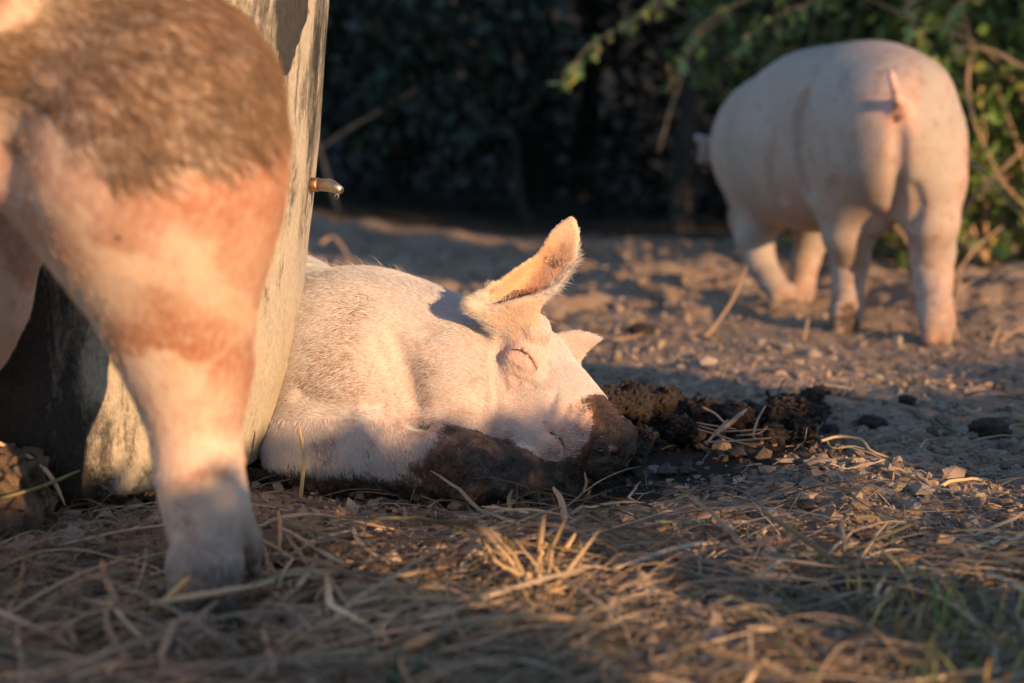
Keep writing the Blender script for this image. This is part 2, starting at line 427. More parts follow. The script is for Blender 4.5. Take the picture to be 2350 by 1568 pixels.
def sdf_walking_plain(p):
    rump = s_ell(p, P(2020, 300, 4.12), (.205, .30, .235))
    trunk = s_chain(p, [(P(1985, 325, 4.28), .24), (P(1880, 325, 4.52), .262), (P(1808, 340, 4.78), .235), (P(1775, 370, 4.98), .18)], .1)
    d = smin(rump, trunk, .16)
    d = smin(d, s_ell(p, P(1940, 250, 4.35), (.18, .28, .165)), .10)
    d = smin(d, s_ell(p, P(2042, 378, 4.07), (.160, .19, .108)), .08)
    d = smin(d, s_chain(p, [(P(1772, 385, 5.0), .17), (P(1745, 420, 5.22), .125), (P(1728, 500, 5.38), .08), (P(1722, 545, 5.45), .058)], .05), .06)
    hr = [(P(2110, 330, 4.02), .112), (P(2126, 430, 3.98), .100), (P(2138, 510, 3.95), .070), (P(2140, 580, 3.98), .057), (P(2141, 650, 3.96), .049), (P(2146, 710, 3.90), .046), (P(2148, 748, 3.87), .047)]
    d = smin(d, s_chain(p, hr, .03), .07)
    hl = [(P(1972, 350, 4.14), .112), (P(1957, 450, 4.13), .100), (P(1947, 535, 4.13), .072), (P(1951, 600, 4.17), .052), (P(1946, 660, 4.15), .041), (P(1941, 710, 4.10), .042), (P(1938, 735, 4.08), .044)]
    d = smin(d, s_chain(p, hl, .03), .07)
    for x, y, Y in ((2132, 772, 3.845), (2166, 770, 3.86), (1926, 748, 4.05), (1954, 748, 4.06)):
        d = smin(d, s_cone(p, P(x+2, y-34, Y+.015), P(x, y+8, Y-.015), .027, .023), .014)
    fl = [(P(1752, 470, 4.74), .095), (P(1732, 540, 4.72), .062), (P(1744, 600, 4.70), .046), (P(1770, 645, 4.66), .040), (P(1788, 672, 4.63), .038)]
    d = smin(d, s_chain(p, fl, .03), .05)
    fr = [(P(1872, 470, 4.78), .09), (P(1862, 545, 4.80), .055), (P(1848, 600, 4.80), .043), (P(1840, 650, 4.80), .040), (P(1838, 672, 4.78), .041)]
    d = smin(d, s_chain(p, fr, .03), .05)
    for x, y, Y, tx, ty in ((1780, 690, 4.62, -2, 18), (1806, 684, 4.63, 8, 12), (1826, 682, 4.76, -2, 10), (1850, 682, 4.77, 2, 10)):
        d = smin(d, s_cone(p, P(x, y-16, Y), P(x+tx, y+ty, Y-.02), .029, .021), .014)
    d = smax(d, -s_chain(p, [(P(2062, 235, 3.79), .003), (P(2062, 320, 3.78), .008), (P(2060, 400, 3.81), .012), (P(2052, 480, 3.88), .03)], .02), .06)
    d = smax(d, -s_chain(p, [(P(1850, 240, 4.14), .003), (P(1834, 340, 4.12), .006), (P(1850, 430, 4.12), .008)], .02), .07)
    d = smin(d, s_ell(p, P(2018, 505, 4.06), (.03, .05, .045)), .03)
    d = smin(d, s_chain(p, [(P(2064, 250, 3.83), .026), (P(2061, 228, 3.80), .014), (P(2054, 202, 3.79), .011), (P(2046, 178, 3.79), .0095), (P(2043, 160, 3.80), .007)], .01), .025)
    d = smin(d, s_ell(p, P(2085, 205, 4.0), (.09, .10, .06)), .08)
    d = smin(d, s_poly(p, smooth_loop([(1588, 307), (1640, 314), (1690, 325), (1690, 385), (1630, 378), (1596, 376), (1604, 345)]), 5.08, lambda x, z: 5.08+.3*(x-.72)+2*(z-.5)**2, .010), .03)
    d = smin(d, s_ear(p, P(1830, 345, 5.10), np.array([.9, -.1, .18]), np.array([.1, .4, .9]), .13, EARC, .008, .3, 0), .03)
    return d

WCREASES = [([(2064, 258), (2064, 320), (2062, 380), (2058, 440), (2050, 490)], .009, .032), ([(1852, 205), (1840, 265), (1834, 330), (1843, 390), (1858, 440)], .008, .034), ([(2198, 300), (2192, 350), (2180, 395)], .005, .03), ([(1790, 455), (1770, 400), (1772, 350)], .006, .04), ([(2095, 520), (2110, 470), (2100, 430)], .006, .03), ([(1925, 615), (1950, 622), (1968, 612)], .004, .016), ([(2112, 610), (2140, 618), (2170, 606)], .004, .016), ([(2118, 742), (2148, 748), (2178, 740)], .004, .012), ([(1912, 728), (1938, 734), (1964, 726)], .004, .012)]
WCREASE3D = [(on_skin(q, 3.6, sdf_walking_plain, 1.0), r, k) for q, r, k in WCREASES]
def sdf_walking(p):
    d = sdf_walking_plain(p)
    for q, r, k in WCREASE3D:
        n = len(q); rr = r*np.interp(np.linspace(0, 1, n), [0, .25, .75, 1], [.35, 1, 1, .5]); m = np.abs(d) < .08
        if m.any(): e = d[m]; d = d.copy(); d[m] = smax(e, -s_chain(p[m], list(zip(q, rr)), .004), k)
    return d
# ---------------------------------------------------------------- ground
def ground_h(x, y):
    x = np.asarray(x, np.float32); y = np.asarray(y, np.float32)
    p = np.stack([x, y, np.zeros_like(x)], -1)
    h = .018*fbm(p, 1.7, 2, 3) + .010*fbm(p, 6.0, 3, 9)
    near = sstep(9, 4.5, y)*sstep(.9, 1.3, y)
    r = 1-np.abs(fbm(p, 16.0, 3, 21)); h = h + near*.016*(r-.75)                      # trampled ridges
    h = h + near*.005*fbm(p, 48.0, 2, 33)
    h = h + .17*sstep(4.6, 7.2, y)*sstep(.3, -1.6, x) + .03*sstep(5.0, 7.5, y)         # bank at the back
    h = h + sstep(4.0, 4.8, y)*sstep(8, 6.5, y)*(.05*fbm(p, 3.5, 3, 61)+.045*fbm(p, 7, 2, 62)+.012*fbm(p, 17, 2, 63))
    h = h + .10*np.exp(-((x-2.05)/.55)**2-((y-5.0)/.5)**2)                             # mound under the shrub
    h = h - .012*np.exp(-((x+.1)/.35)**2-((y-2.35)/.22)**2)                            # wallow
    h = h + .02*sstep(-.1, -.7, x)*sstep(2.3, 1.6, y)*sstep(.6, 1.2, y)
    far = sstep(13.0, 26.0, np.hypot(x, y)); h = h + far*0.6*fbm(p, .07, 2, 5)
    return h
def axis(segs):
    out = [np.array([segs[0][0]])]
    for a, b, n in segs: out.append(np.linspace(a, b, n+1)[1:])
    return np.concatenate(out)
xs = axis([(-400, -40, 12), (-40, -8, 14), (-8, -1.5, 40), (-1.5, 2.3, 330), (2.3, 8, 40), (8, 40, 14), (40, 400, 12)])
ys = axis([(-400, -40, 12), (-40, -6, 14), (-6, 1.25, 40), (1.25, 3.3, 230), (3.3, 5.6, 130), (5.6, 9, 50), (9, 40, 30), (40, 400, 12)])
X, Y = np.meshgrid(xs, ys, indexing='ij'); H = ground_h(X, Y)
V = np.stack([X, Y, H], -1).reshape(-1, 3); nx_, ny_ = len(xs), len(ys)
I = np.arange(nx_*ny_).reshape(nx_, ny_)
F = np.stack([I[:-1, :-1], I[1:, :-1], I[1:, 1:], I[:-1, 1:]], -1).reshape(-1, 4)
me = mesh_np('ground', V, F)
wet = np.exp(-((V[:, 0]-.20)/.36)**2-((V[:, 1]-2.52)/.24)**2) + .9*np.exp(-((V[:, 0]+.05)/.30)**2-((V[:, 1]-2.22)/.09)**2)
vfloat(me, 'wet', np.clip(wet*1.5, 0, 1.2)); vfloat(me, 'litter_shade', sstep(6.4, 8.0, V[:, 1]) + sstep(-.5, -3, V[:, 1]) + .75*sstep(2.15, 1.75, V[:, 1])*sstep(.9, .1, V[:, 0])*(.75+.5*fbm(V, 5, 2, 71)))  # leaf cover far off; front term paints shade into the gaps under the straw
m = NT('dry soil')
n1 = m.noise(5.5, 5); n2 = m.noise(60, 4, .65); n3 = m.noise(260, 3, .7)
col = m.ramp(n1, [(.3, (.23, .160, .112)), (.5, (.345, .248, .180)), (.7, (.43, .32, .242))])
col = m.mix(m.ramp(n2, [(.35, .0), (.7, .75)]), col, (.18, .122, .084))
col = m.mix(m.ramp(n3, [(.62, 0.), (.72, .7)]), col, (.43, .35, .29))
wf = m.math('SMOOTH_MIN', m.math('ADD', m.attr('wet', 'Fac'), m.math('MULTIPLY', m.math('SUBTRACT', n2, .5), .9)), 1.0, .1)
wf = m.ramp(wf, [(.32, 0.), (.62, 1.)])
col = m.mix(wf, col, (.034, .021, .014))
lf = m.ramp(m.math('ADD', m.attr('litter_shade', 'Fac'), m.math('SUBTRACT', n1, .55)), [(.3, 0.), (.7, 1.)])
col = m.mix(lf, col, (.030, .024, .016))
hgt = m.math('ADD', m.math('MULTIPLY', n2, .6), m.math('MULTIPLY', n3, .35))
M_SOIL = m.out(col, m.mix(wf, (.95,)*3, (.55,)*3), m.bump(hgt, .012, .9), Specular_IOR_Level=.25)
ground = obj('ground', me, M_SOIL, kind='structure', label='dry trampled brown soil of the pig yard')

# ---------------------------------------------------------------- barrel with drinking nipple
BC = np.array([-.735, 2.33]); D0 = math.hypot(*BC); PHI = math.atan2(BC[0], BC[1])
def edge_R(px, py):
    q = P(px, py, 2.24); return q[2], D0*math.sin(math.atan2(q[0], q[1])-PHI)
prof = [edge_R(*e) for e in ((648, 1010), (662, 935), (683, 850), (699, 680), (716, 500), (733, 280), (757, 0))]
zt, Rt = zip(*prof)
def barrel_R(z): return np.interp(z, zt, Rt) + np.where(z > zt[-1], (z-zt[-1])*.09, 0)
zs = np.concatenate([np.linspace(.03, .12, 12), np.linspace(.135, 1.02, 84)])
NA = 288; ang = np.linspace(0, 2*math.pi, NA, endpoint=False)
rings = []
for z in zs:
    R = barrel_R(z)
    R = R - .030*(1-min(1, max(0, (z-.03)/.055))**.5) if z < .085 else R                # rounded foot
    p = np.stack([np.cos(ang)*3, np.sin(ang)*3, np.full(NA, z*4)], -1)
    R = R + .0035*fbm(p, 1.3, 3, 4) + (.004 if .93 < z < .985 else 0)
    rings.append(np.stack([np.cos(ang)*R, np.sin(ang)*R, np.full(NA, z)], -1))
R = barrel_R(1.02)
for dr, z in ((.012, 1.026), (.020, 1.036), (.012, 1.046), (-.012, 1.044), (-.022, 1.03), (-.03, .9), (-.06, .2), (-.08, .075)):
    rings.append(np.stack([np.cos(ang)*(R+dr if z > .95 else barrel_R(z)+dr*.5), np.sin(ang)*(R+dr if z > .95 else barrel_R(z)+dr*.5), np.full(NA, z)], -1))
V = np.concatenate(rings); nr = len(rings)
chip_a = math.atan2(P(590, 1050, 2.10)[1]-BC[1], P(590, 1050, 2.10)[0]-BC[0])             # broken foot
da = np.abs((np.arctan2(V[:, 1], V[:, 0])-chip_a+math.pi) % (2*math.pi)-math.pi)
chip = (np.arange(len(V)) < 20*NA)*np.clip(1-da/.11, 0, 1)*np.clip((.115-V[:, 2])/.05, 0, 1)
V[:, 2] += chip*.055; V[:, :2] *= (1-.10*np.minimum(1, chip*2))[:, None]
I = np.arange(len(V)).reshape(nr, NA)
F = np.stack([I[:-1], np.roll(I[:-1], -1, 1), np.roll(I[1:], -1, 1), I[1:]], -1).reshape(-1, 4)
me = mesh_np('wall', V, F)
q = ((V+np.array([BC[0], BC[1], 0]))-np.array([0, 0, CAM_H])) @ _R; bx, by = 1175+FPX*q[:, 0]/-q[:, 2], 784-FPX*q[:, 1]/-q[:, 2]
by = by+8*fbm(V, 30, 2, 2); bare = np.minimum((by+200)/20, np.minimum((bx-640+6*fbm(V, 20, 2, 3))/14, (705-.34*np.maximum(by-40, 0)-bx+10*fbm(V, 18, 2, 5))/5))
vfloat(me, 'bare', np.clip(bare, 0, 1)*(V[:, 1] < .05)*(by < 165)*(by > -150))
m = NT('mud caked black plastic')
big = m.noise(6, 4, .6, m.scaled((1, 1, .35))); st = m.noise(30, 5, .7, m.scaled((1, 1, .16)), .6); fine = m.noise(170, 4, .7, m.scaled((1, 1, .5)))
sx = m.n('ShaderNodeSeparateXYZ'); m.l(m.pos(), sx.inputs[0])
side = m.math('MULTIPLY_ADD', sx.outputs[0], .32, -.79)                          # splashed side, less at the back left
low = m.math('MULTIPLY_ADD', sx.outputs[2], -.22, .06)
low = m.math('ADD', low, m.math('MULTIPLY', m.ramp(sx.outputs[0], [(.06, 0.), (.17, 1.)]), .34))  # mud thinned where the leg shadow falls, deepening it in the colour
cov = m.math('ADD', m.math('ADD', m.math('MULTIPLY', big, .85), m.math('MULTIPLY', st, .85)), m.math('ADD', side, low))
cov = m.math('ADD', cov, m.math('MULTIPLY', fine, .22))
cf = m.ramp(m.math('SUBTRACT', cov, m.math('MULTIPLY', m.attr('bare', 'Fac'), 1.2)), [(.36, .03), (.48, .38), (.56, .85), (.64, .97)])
mudc = m.ramp(fine, [(.3, (.37, .315, .245)), (.7, (.50, .44, .36))])
dark = m.mix(m.ramp(fine, [(.4, 0.), (.75, .5)]), (.022, .022, .024), (.085, .075, .065))
col = m.mix(cf, dark, mudc)
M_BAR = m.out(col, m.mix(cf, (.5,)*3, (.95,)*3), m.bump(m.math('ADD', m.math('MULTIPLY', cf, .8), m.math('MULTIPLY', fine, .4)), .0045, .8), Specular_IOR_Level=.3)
barrel = empty('water_barrel', (BC[0], BC[1], 0), label='tall tapered black plastic barrel caked with dried tan mud', category='barrel')
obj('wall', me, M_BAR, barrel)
# bottom and water inside
def disc(R, z, n=64):
    a = np.linspace(0, 2*math.pi, n, endpoint=False)
    return np.vstack([np.stack([np.cos(a)*R, np.sin(a)*R, np.full(n, z)], -1), [(0, 0, z)]]), [(i, (i+1) % n, n, n) for i in range(n)]
obj('bottom', mesh_vf('bottom', [disc(.30, .074)]), M_BAR, barrel)
mw = NT('standing water'); M_WATER = mw.out((.02, .025, .02), .05, Specular_IOR_Level=.5)
obj('water', mesh_vf('water', [disc(.345, .90)]), M_WATER, barrel)
# drinking nipple: threaded collar, pipe, slanted mouth
mm = NT('worn brass'); nn = mm.noise(90, 4)
M_BRASS = mm.out(mm.ramp(nn, [(.35, (.35, .17, .06)), (.6, (.45, .30, .18))]), .5, mm.bump(mm.noise(260, 3), .001), Metallic=1.0)
ms = NT('dull steel'); nn = ms.noise(60, 4)
M_STEEL = ms.out(ms.ramp(nn, [(.35, (.30, .27, .25)), (.65, (.42, .38, .34))]), .5, ms.bump(ms.noise(200, 3), .001), Metallic=1.0)
a0 = P(712, 424, 2.31); n0 = P(757, 425, 2.30); n1_ = P(783, 437, 2.285)
loc = np.array([BC[0], BC[1], 0])
dirv = nrm(n0-a0)
obj('nipple_collar', mesh_vf('nipple_collar', [tube([a0-dirv*.03-loc, a0-loc, a0+dirv*.006-loc, a0+dirv*.014-loc, a0+dirv*.015-loc], [.0120, .0120, .0120, .0115, .010], 14)]), M_BRASS, barrel)
pipe = [a0+dirv*.012, a0+dirv*.022, n0, n0*.55+n1_*.45, n1_]
obj('nipple_pipe', mesh_vf('nipple_pipe', [tube([q-loc for q in pipe], [.0098, .0105, .0110, .0092, .0062], 14)]), M_STEEL, barrel)
mw2 = NT('water drop'); M_DROP = mw2.out((.9, .95, 1), .02, Transmission_Weight=1.0, IOR=1.33)
dp = P(773, 449, 2.288)-loc
obj('water_drop', mesh_vf('water_drop', [tube([dp+np.array([0, 0, z]) for z in (.004, .001, -.003, -.0055)], [.002, .0042, .0038, .001], 10)]), M_DROP, barrel)
# ---------------------------------------------------------------- woods, shrubs and the trees that shade the yard
TAN = math.tan(SUN_EL); HS = np.array([math.sin(SUN_AZ), -math.cos(SUN_AZ)]); HQ = np.array([math.cos(SUN_AZ), math.sin(SUN_AZ)])
def leaf_mat(name, trans=.25, rough=.55):
    m = NT(name); c = m.attr('Col'); v = m.mix(m.math('MULTIPLY', m.noise(14, 3), .5), c, (.05, .04, .02), 'MULTIPLY')
    m.out(c, rough, Specular_IOR_Level=.3)
    tr = m.n('ShaderNodeBsdfTranslucent'); m.l(c, tr.inputs[0]); mx = m.n('ShaderNodeMixShader'); mx.inputs[0].default_value = trans
    m.l(m.b.outputs[0], mx.inputs[1]); m.l(tr.outputs[0], mx.inputs[2]); m.l(mx.outputs[0], m.t.nodes['Material Output'].inputs[0])
    return m.m
M_LEAF = leaf_mat('leaves')
def bark_mat(name, a, b, scale=30):
    m = NT(name); n = m.noise(scale, 5, .65, m.scaled((1, 1, .2))); return m.out(m.ramp(n, [(.35, a), (.65, b)]), .9, m.bump(n, .01), Specular_IOR_Level=.2)
M_BARK = bark_mat('grey bark', (.018, .016, .014), (.050, .044, .039)); M_TWIG = bark_mat('tan twig bark', (.26, .16, .09), (.44, .29, .18), 60)
def leaves_mesh(name, pos, size, rng, col, droop=.4, ratio=.5, up=None):
    """four-point folded leaves"""
    n = len(pos); size = np.broadcast_to(np.asarray(size, float), (n,))
    u = rng.normal(size=(n, 3)); u[:, 2] -= droop; u /= np.linalg.norm(u, axis=1)[:, None]
    v = np.cross(u, rng.normal(size=(n, 3))); v /= np.linalg.norm(v, axis=1)[:, None]; w_ = np.cross(u, v)
    L = size[:, None]; W = L*ratio
    c = pos
    V = np.stack([c, c+u*L*.33+v*W*.5+w_*W*.16, c+u*L*.72+v*W*.36+w_*W*.12, c+u*L, c+u*L*.72-v*W*.36+w_*W*.12, c+u*L*.33-v*W*.5+w_*W*.16, c+u*L*.5], 1).reshape(-1, 3)
    b = np.arange(n)[:, None]*7
    F = np.concatenate([b+np.array([0, 1, 2, 6]), b+np.array([6, 2, 3, 4]), b+np.array([0, 6, 4, 5])])
    me = mesh_np(name, V, F, False); vcol(me, 'Col', np.repeat(col, 7, 0))
    return me
def leaf_cols(n, rng, base, var=.35, odd=None, p=.0):
    c = np.asarray(base)[None]*(1+var*rng.normal(size=(n, 1)))*(1+.12*rng.normal(size=(n, 3)))
    if odd is not None:
        k = rng.random(n) < p; c[k] = np.asarray(odd)*(1+.25*rng.normal(size=(k.sum(), 1)))
    return np.clip(c, .004, .8)
def clumped(rng, n, lo, hi, ncl, r, keep=None):
    cc = lo + (np.asarray(hi)-lo)*rng.random((ncl, 3)); k = rng.integers(0, ncl, n)
    return cc[k] + rng.normal(size=(n, 3))*r
def trunk_mesh(name, ctrl, rad, sides=10, n=8, seed=0):
    pts = curve_pts(ctrl, n); r = np.interp(np.linspace(0, 1, len(pts)), np.linspace(0, 1, len(rad)), rad)
    V, F = tube(pts, r, sides); V = V + .12*np.repeat(np.append(r, [0, 0]), [sides]*len(r)+[1, 1])[:, None]*np.stack([fbm(V, 5, 2, seed+k) for k in range(3)], -1)
    return V, F
def make_tree(base, H, crown, nleaf, size, colr, label, group, seed, rad=.11, lean=(0, 0), low=None):
    rng = np.random.default_rng(seed); b = np.array([base[0], base[1], float(ground_h(base[0], base[1]))-.05])
    t = empty('tree', tuple(b), label=label, category='tree', group=group)
    top = np.array([lean[0]*H, lean[1]*H, H*.8])
    ctrl = [np.zeros(3), top*.25+rng.normal(size=3)*.05, top*.55+rng.normal(size=3)*.10, top]
    parts = [trunk_mesh('t', ctrl, [rad*1.35, rad, rad*.75, rad*.3], seed=seed)]
    for k in range(9):
        f = .48+.045*k; a = rng.random()*6.28; q0 = top*f; L = H*.30*(1.2-f)
        q1 = q0+np.array([math.cos(a)*L, math.sin(a)*L, L*.6])
        parts.append(tube(curve_pts([q0, (q0+q1)/2+rng.normal(size=3)*.08, q1], 4), np.linspace(rad*.4, rad*.08, 9), 5))
    obj('trunk', mesh_vf('trunk', parts), M_BARK, t)
    cx, rx, z0, z1 = crown
    d = rng.normal(size=(60, 3)); d /= np.linalg.norm(d, axis=1)[:, None]; d *= rng.random((60, 1))**(.4)
    cl = np.array([top[0]*.8, top[1]*.8, (z0+z1)/2]) + d*np.array([rx, rx, (z1-z0)/2])
    p = cl[rng.integers(0, 60, nleaf)] + rng.normal(size=(nleaf, 3))*rx*.16
    if low is not None:
        wz = p + b; fl = low(wz); p[:, 2] = np.where(wz[:, 2] < fl, fl-b[2]+np.abs(rng.normal(size=nleaf))*.25, p[:, 2])
    obj('crown', leaves_mesh('crown', p, size*(.6+.8*rng.random(nleaf)), rng, leaf_cols(nleaf, rng, colr)), M_LEAF, t)
    return t
def sq(s, q): return HS*s + HQ*q
# unseen hedge and trees behind the camera, placed and trimmed to shade the yard
rng = np.random.default_rng(31)
n = 62000; s_ = 2.0 + .5*rng.random(n); q_ = -4+10.5*rng.random(n)
top = .478 - .055*sstep(1.40, 1.58, q_) - .06*sstep(1.9, 2.5, q_) + TAN*s_ + (.012+.07*sstep(1.9, 2.4, q_))*fbm(np.stack([q_, q_*0, q_*0], -1), 4.0, 3, 3)
z_ = top*(rng.random(n)**.9); e_ = z_-TAN*s_
hole = fbm(np.stack([q_, e_, e_*0], -1), 9.0, 2, 13)
def gap(q0, rq, e0, re): return ((q_-q0)/rq)**2+((e_-e0)/re)**2 < 1+.5*hole
keep = ~((e_ > .18) & (e_ < .345) & (q_ > .95) & (q_ < 2.1) & (hole > .12)) & ~((e_ > .18) & (e_ < .36) & (q_ <= .55) & (hole > .30))
keep &= ~(gap(1.13, .17, .315, .055) | gap(1.66, .20, .275, .05) | gap(1.40, .06, .26, .03) | gap(1.95, .12, .33, .06))  # gaps cut in the hedge to let sun patches onto the straw
p = np.concatenate([np.outer(s_, HS)+np.outer(q_, HQ), z_[:, None]], 1)[keep]
hedge = empty('hedge', (*sq(2.25, .5), 0), label='ragged leafy hedge running behind the photographer, unseen, placed to shade the yard', category='hedge')
hl = np.array([*sq(2.25, .5), 0])
obj('foliage', leaves_mesh('foliage', p-hl, .050*(.7+.6*rng.random(len(p))), rng, leaf_cols(len(p), rng, (.05, .07, .02)), ratio=.62), M_LEAF, hedge)
for q in np.arange(-3.8, 6.4, .5):
    if .9 < q < 2.2: continue
    b = np.array([*sq(2.25+.1*rng.normal(), q), 0])
    obj('stem', mesh_vf('stem', [tube(curve_pts([b-hl, b-hl+np.array([*rng.normal(size=2)*.05, .4]), b-hl+np.array([*rng.normal(size=2)*.1, .8])], 4), np.linspace(.016, .004, 9), 5)]), M_BARK, hedge)
def under(off):
    def f(wz):
        s = wz[:, :2] @ HS; q = wz[:, :2] @ HQ
        return off + .30*sstep(4.2, 4.5, q)*sstep(6.2, 5.6, q) + .55*sstep(3.70, 3.85, q)*sstep(4.35, 4.2, q) + TAN*s + .10*fbm(np.stack([q, s, q*0], -1), 1.1, 2, 77)  # crown undersides trimmed to shape the band of sun
    return f
for i, (s, q) in enumerate(((5.8, -4.2), (6.2, -1.6), (5.7, -.25), (6.4, 2.35), (5.9, 4.6), (6.3, 6.9), (8.6, -2.8), (8.9, 2.2), (8.7, 5.6))):
    make_tree(sq(s, q), 6.0 if s < 7 else 7.5, (0, 1.7, 2.7, 6.3 if s < 7 else 7.6), 6000, .26, (.045, .06, .02), 'leafy tree standing behind the photographer, outside the frame', 'trees behind the photographer', 100+i, .10, low=under(1.50))

# wooded slope closing the view
xs2 = np.linspace(-45, 45, 90); ys2 = np.linspace(13.5, 60, 50); X, Y = np.meshgrid(xs2, ys2, indexing='ij')
Hh = -.3 + 9*sstep(13.5, 34, Y+1.5*fbm(np.stack([X, Y, X*0], -1), .15, 2, 4)) + .5*fbm(np.stack([X, Y, X*0], -1), .5, 3, 8)
I = np.arange(X.size).reshape(X.shape)
me = mesh_np('hill', np.stack([X, Y, Hh], -1).reshape(-1, 3), np.stack([I[:-1, :-1], I[1:, :-1], I[1:, 1:], I[:-1, 1:]], -1).reshape(-1, 4))
mh = NT('leaf litter'); obj('hill', me, mh.out(mh.ramp(mh.noise(3, 6), [(.3, (.005, .006, .004)), (.7, (.010, .010, .007))]), .95, mh.bump(mh.noise(8, 4), .03)), kind='structure', label='dark wooded slope rising behind the yard')  # colour darker than real fallen leaves, carrying the shade of the wood
# trees of the wood
WT = [((-2.6, 10.4), .13, 'dark tree of the wood hidden behind the barrel'), ((-.9, 11.0), .10, 'dark tree of the wood just right of the barrel edge'), ((.55, 11.6), .08, 'dark slim tree of the wood above the upright ear tip'),
      ((1.9, 11.2), .12, 'dark tree of the wood right behind the walking pig head'), ((3.4, 10.2), .12, 'dark tree of the wood behind the bush at the frame edge'), ((5.2, 9.8), .14, 'dark tree of the wood beyond the right frame edge'),
      ((-4.6, 9.6), .14, 'dark tree of the wood beyond the left frame edge'), ((.2, 12), .14, 'thick dark tree deep in the wood above the sleeping pig'), ((-3.2, 12.2), .14, 'thick dark tree deep in the wood behind the spotted pig'), ((3.0, 12.4), .14, 'thick dark tree deep in the wood behind the walking pig back')]
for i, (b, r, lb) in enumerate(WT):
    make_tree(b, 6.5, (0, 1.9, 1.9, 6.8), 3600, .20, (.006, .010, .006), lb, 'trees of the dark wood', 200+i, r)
# two trunks one can make out
def lone(base_px, Yd, ctrl_px, rad, label, seed):
    b = P(base_px[0], base_px[1], Yd); b[2] = float(ground_h(b[0], b[1]))-.03
    t = empty('tree', tuple(b), label=label, category='tree'); pts = [b]+[P(x, y, Yd+dy) for x, y, dy in ctrl_px]
    extra = pts[-1]+(pts[-1]-pts[-2])*1.0+np.array([.1, .3, 1.6]); pts.append(extra)
    obj('trunk', mesh_vf('trunk', [trunk_mesh('t', [q-b for q in pts], rad, seed=seed)]), M_BARK, t)
    rg = np.random.default_rng(seed); pp = clumped(rg, 1800, extra-b+np.array([-1.2, -.5, -.5]), extra-b+np.array([1.2, 1.2, 1.6]), 30, .18)
    obj('crown', leaves_mesh('crown', pp, .14, rg, leaf_cols(1800, rg, (.025, .038, .016))), M_LEAF, t)
lone((1560, 575), 7.9, [(1562, 470, 0), (1572, 330, 0), (1590, 180, .05), (1600, 40, .1)], [.075, .062, .055, .05, .045, .03], 'straight pale tree trunk in the dark beside the walking pig', 5)
lone((1213, 560), 8.6, [(1205, 500, 0), (1190, 430, 0), (1182, 340, .05), (1165, 250, .1), (1160, 60, .2)], [.032, .028, .024, .022, .02, .015], 'thin bent sapling stem in the dark wood above the upright ear', 6)
# undergrowth at the foot of the wood: one dark mass
rng = np.random.default_rng(41); n = 34000
p = clumped(rng, n, np.array([-5.5, 8.6, -.1]), (6.0, 12.5, 2.6), 420, .30); p = p[p[:, 2] > .02]
gz = ground_h(p[:, 0], p[:, 1]); p[:, 2] += gz
bl = fbm(p, .8, 2, 9)[:, None]
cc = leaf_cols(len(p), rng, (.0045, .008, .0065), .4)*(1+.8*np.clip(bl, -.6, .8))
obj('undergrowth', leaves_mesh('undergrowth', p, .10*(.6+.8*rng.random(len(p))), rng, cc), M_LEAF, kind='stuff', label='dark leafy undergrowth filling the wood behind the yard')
rng = np.random.default_rng(42); n = 5200                                            # dim bush left of centre
def bush(base, lo, hi, n, ncl, r, size, colr, label, seed, odd=None, podd=.0, stems=7, group=None):
    rng = np.random.default_rng(seed); b = np.array([base[0], base[1], float(ground_h(*base))-.03])
    t = empty('shrub', tuple(b), label=label, category='shrub')
    if group: t['group'] = group
    p = clumped(rng, n, np.asarray(lo, float), hi, ncl, r); p = p[p[:, 2] > .03]
    obj('foliage', leaves_mesh('foliage', p-b+np.array([0, 0, b[2]]), size*(.55+.9*rng.random(len(p))), rng, leaf_cols(len(p), rng, colr, .35, odd, podd), ratio=.58), M_LEAF, t)
    for k in range(stems):
        e = np.asarray(lo)+(np.asarray(hi)-lo)*rng.random(3); e[2] = max(e[2], .5)
        o = np.array([*rng.normal(size=2)*.12, 0]); mid = o+(e-b)*np.array([.35, .35, .6])+rng.normal(size=3)*.07
        obj('stem', mesh_vf('stem', [tube(curve_pts([o, mid, e-b], 6), np.linspace(.013, .003, 13), 6)]), M_TWIG, t)
    return t, b
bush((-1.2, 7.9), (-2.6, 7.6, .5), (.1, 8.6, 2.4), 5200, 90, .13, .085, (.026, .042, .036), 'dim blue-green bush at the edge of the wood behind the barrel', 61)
# right-hand shrubs
GREEN, YEL = (.095, .135, .036), (.36, .33, .05)
sh1, b1 = bush((1.5, 6.3), (.70, 5.9, .80), (2.2, 6.7, 1.7), 3800, 115, .08, .055, (.085, .125, .050), 'leafy shrub overhanging the path above the walking pig, yellow-leaved sprig hanging down', 62, YEL, .02)
sh2, b2 = bush((2.1, 5.75), (1.15, 5.5, .12), (2.7, 6.2, 1.45), 4300, 150, .070, .060, GREEN, 'green shrub with bare tan branches behind the rump of the walking pig', 63, YEL, .07, stems=16)
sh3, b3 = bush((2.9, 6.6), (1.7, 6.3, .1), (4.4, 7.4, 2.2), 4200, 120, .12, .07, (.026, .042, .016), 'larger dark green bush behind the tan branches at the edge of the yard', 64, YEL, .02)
def branch(parent, b, pts, r0, r1, n=7, mat=None):
    q = curve_pts([np.asarray(p_)-b for p_ in pts], n); q = q + .004*np.stack([fbm(q, 9, 2, k) for k in range(3)], -1)
    return obj('branch', mesh_vf('branch', [tube(q, np.linspace(r0, r1, len(q)), 7)]), mat or M_TWIG, parent)
branch(sh2, b2, [P(2150, 600, 5.5), P(2215, 482, 5.25), P(2290, 400, 5.2), P(2380, 310, 5.15)], .011, .008)
branch(sh2, b2, [P(2226, 130, 5.3), P(2222, 200, 5.3), P(2232, 270, 5.3), P(2262, 340, 5.3), P(2300, 420, 5.3), P(2370, 490, 5.3)], .0085, .005)
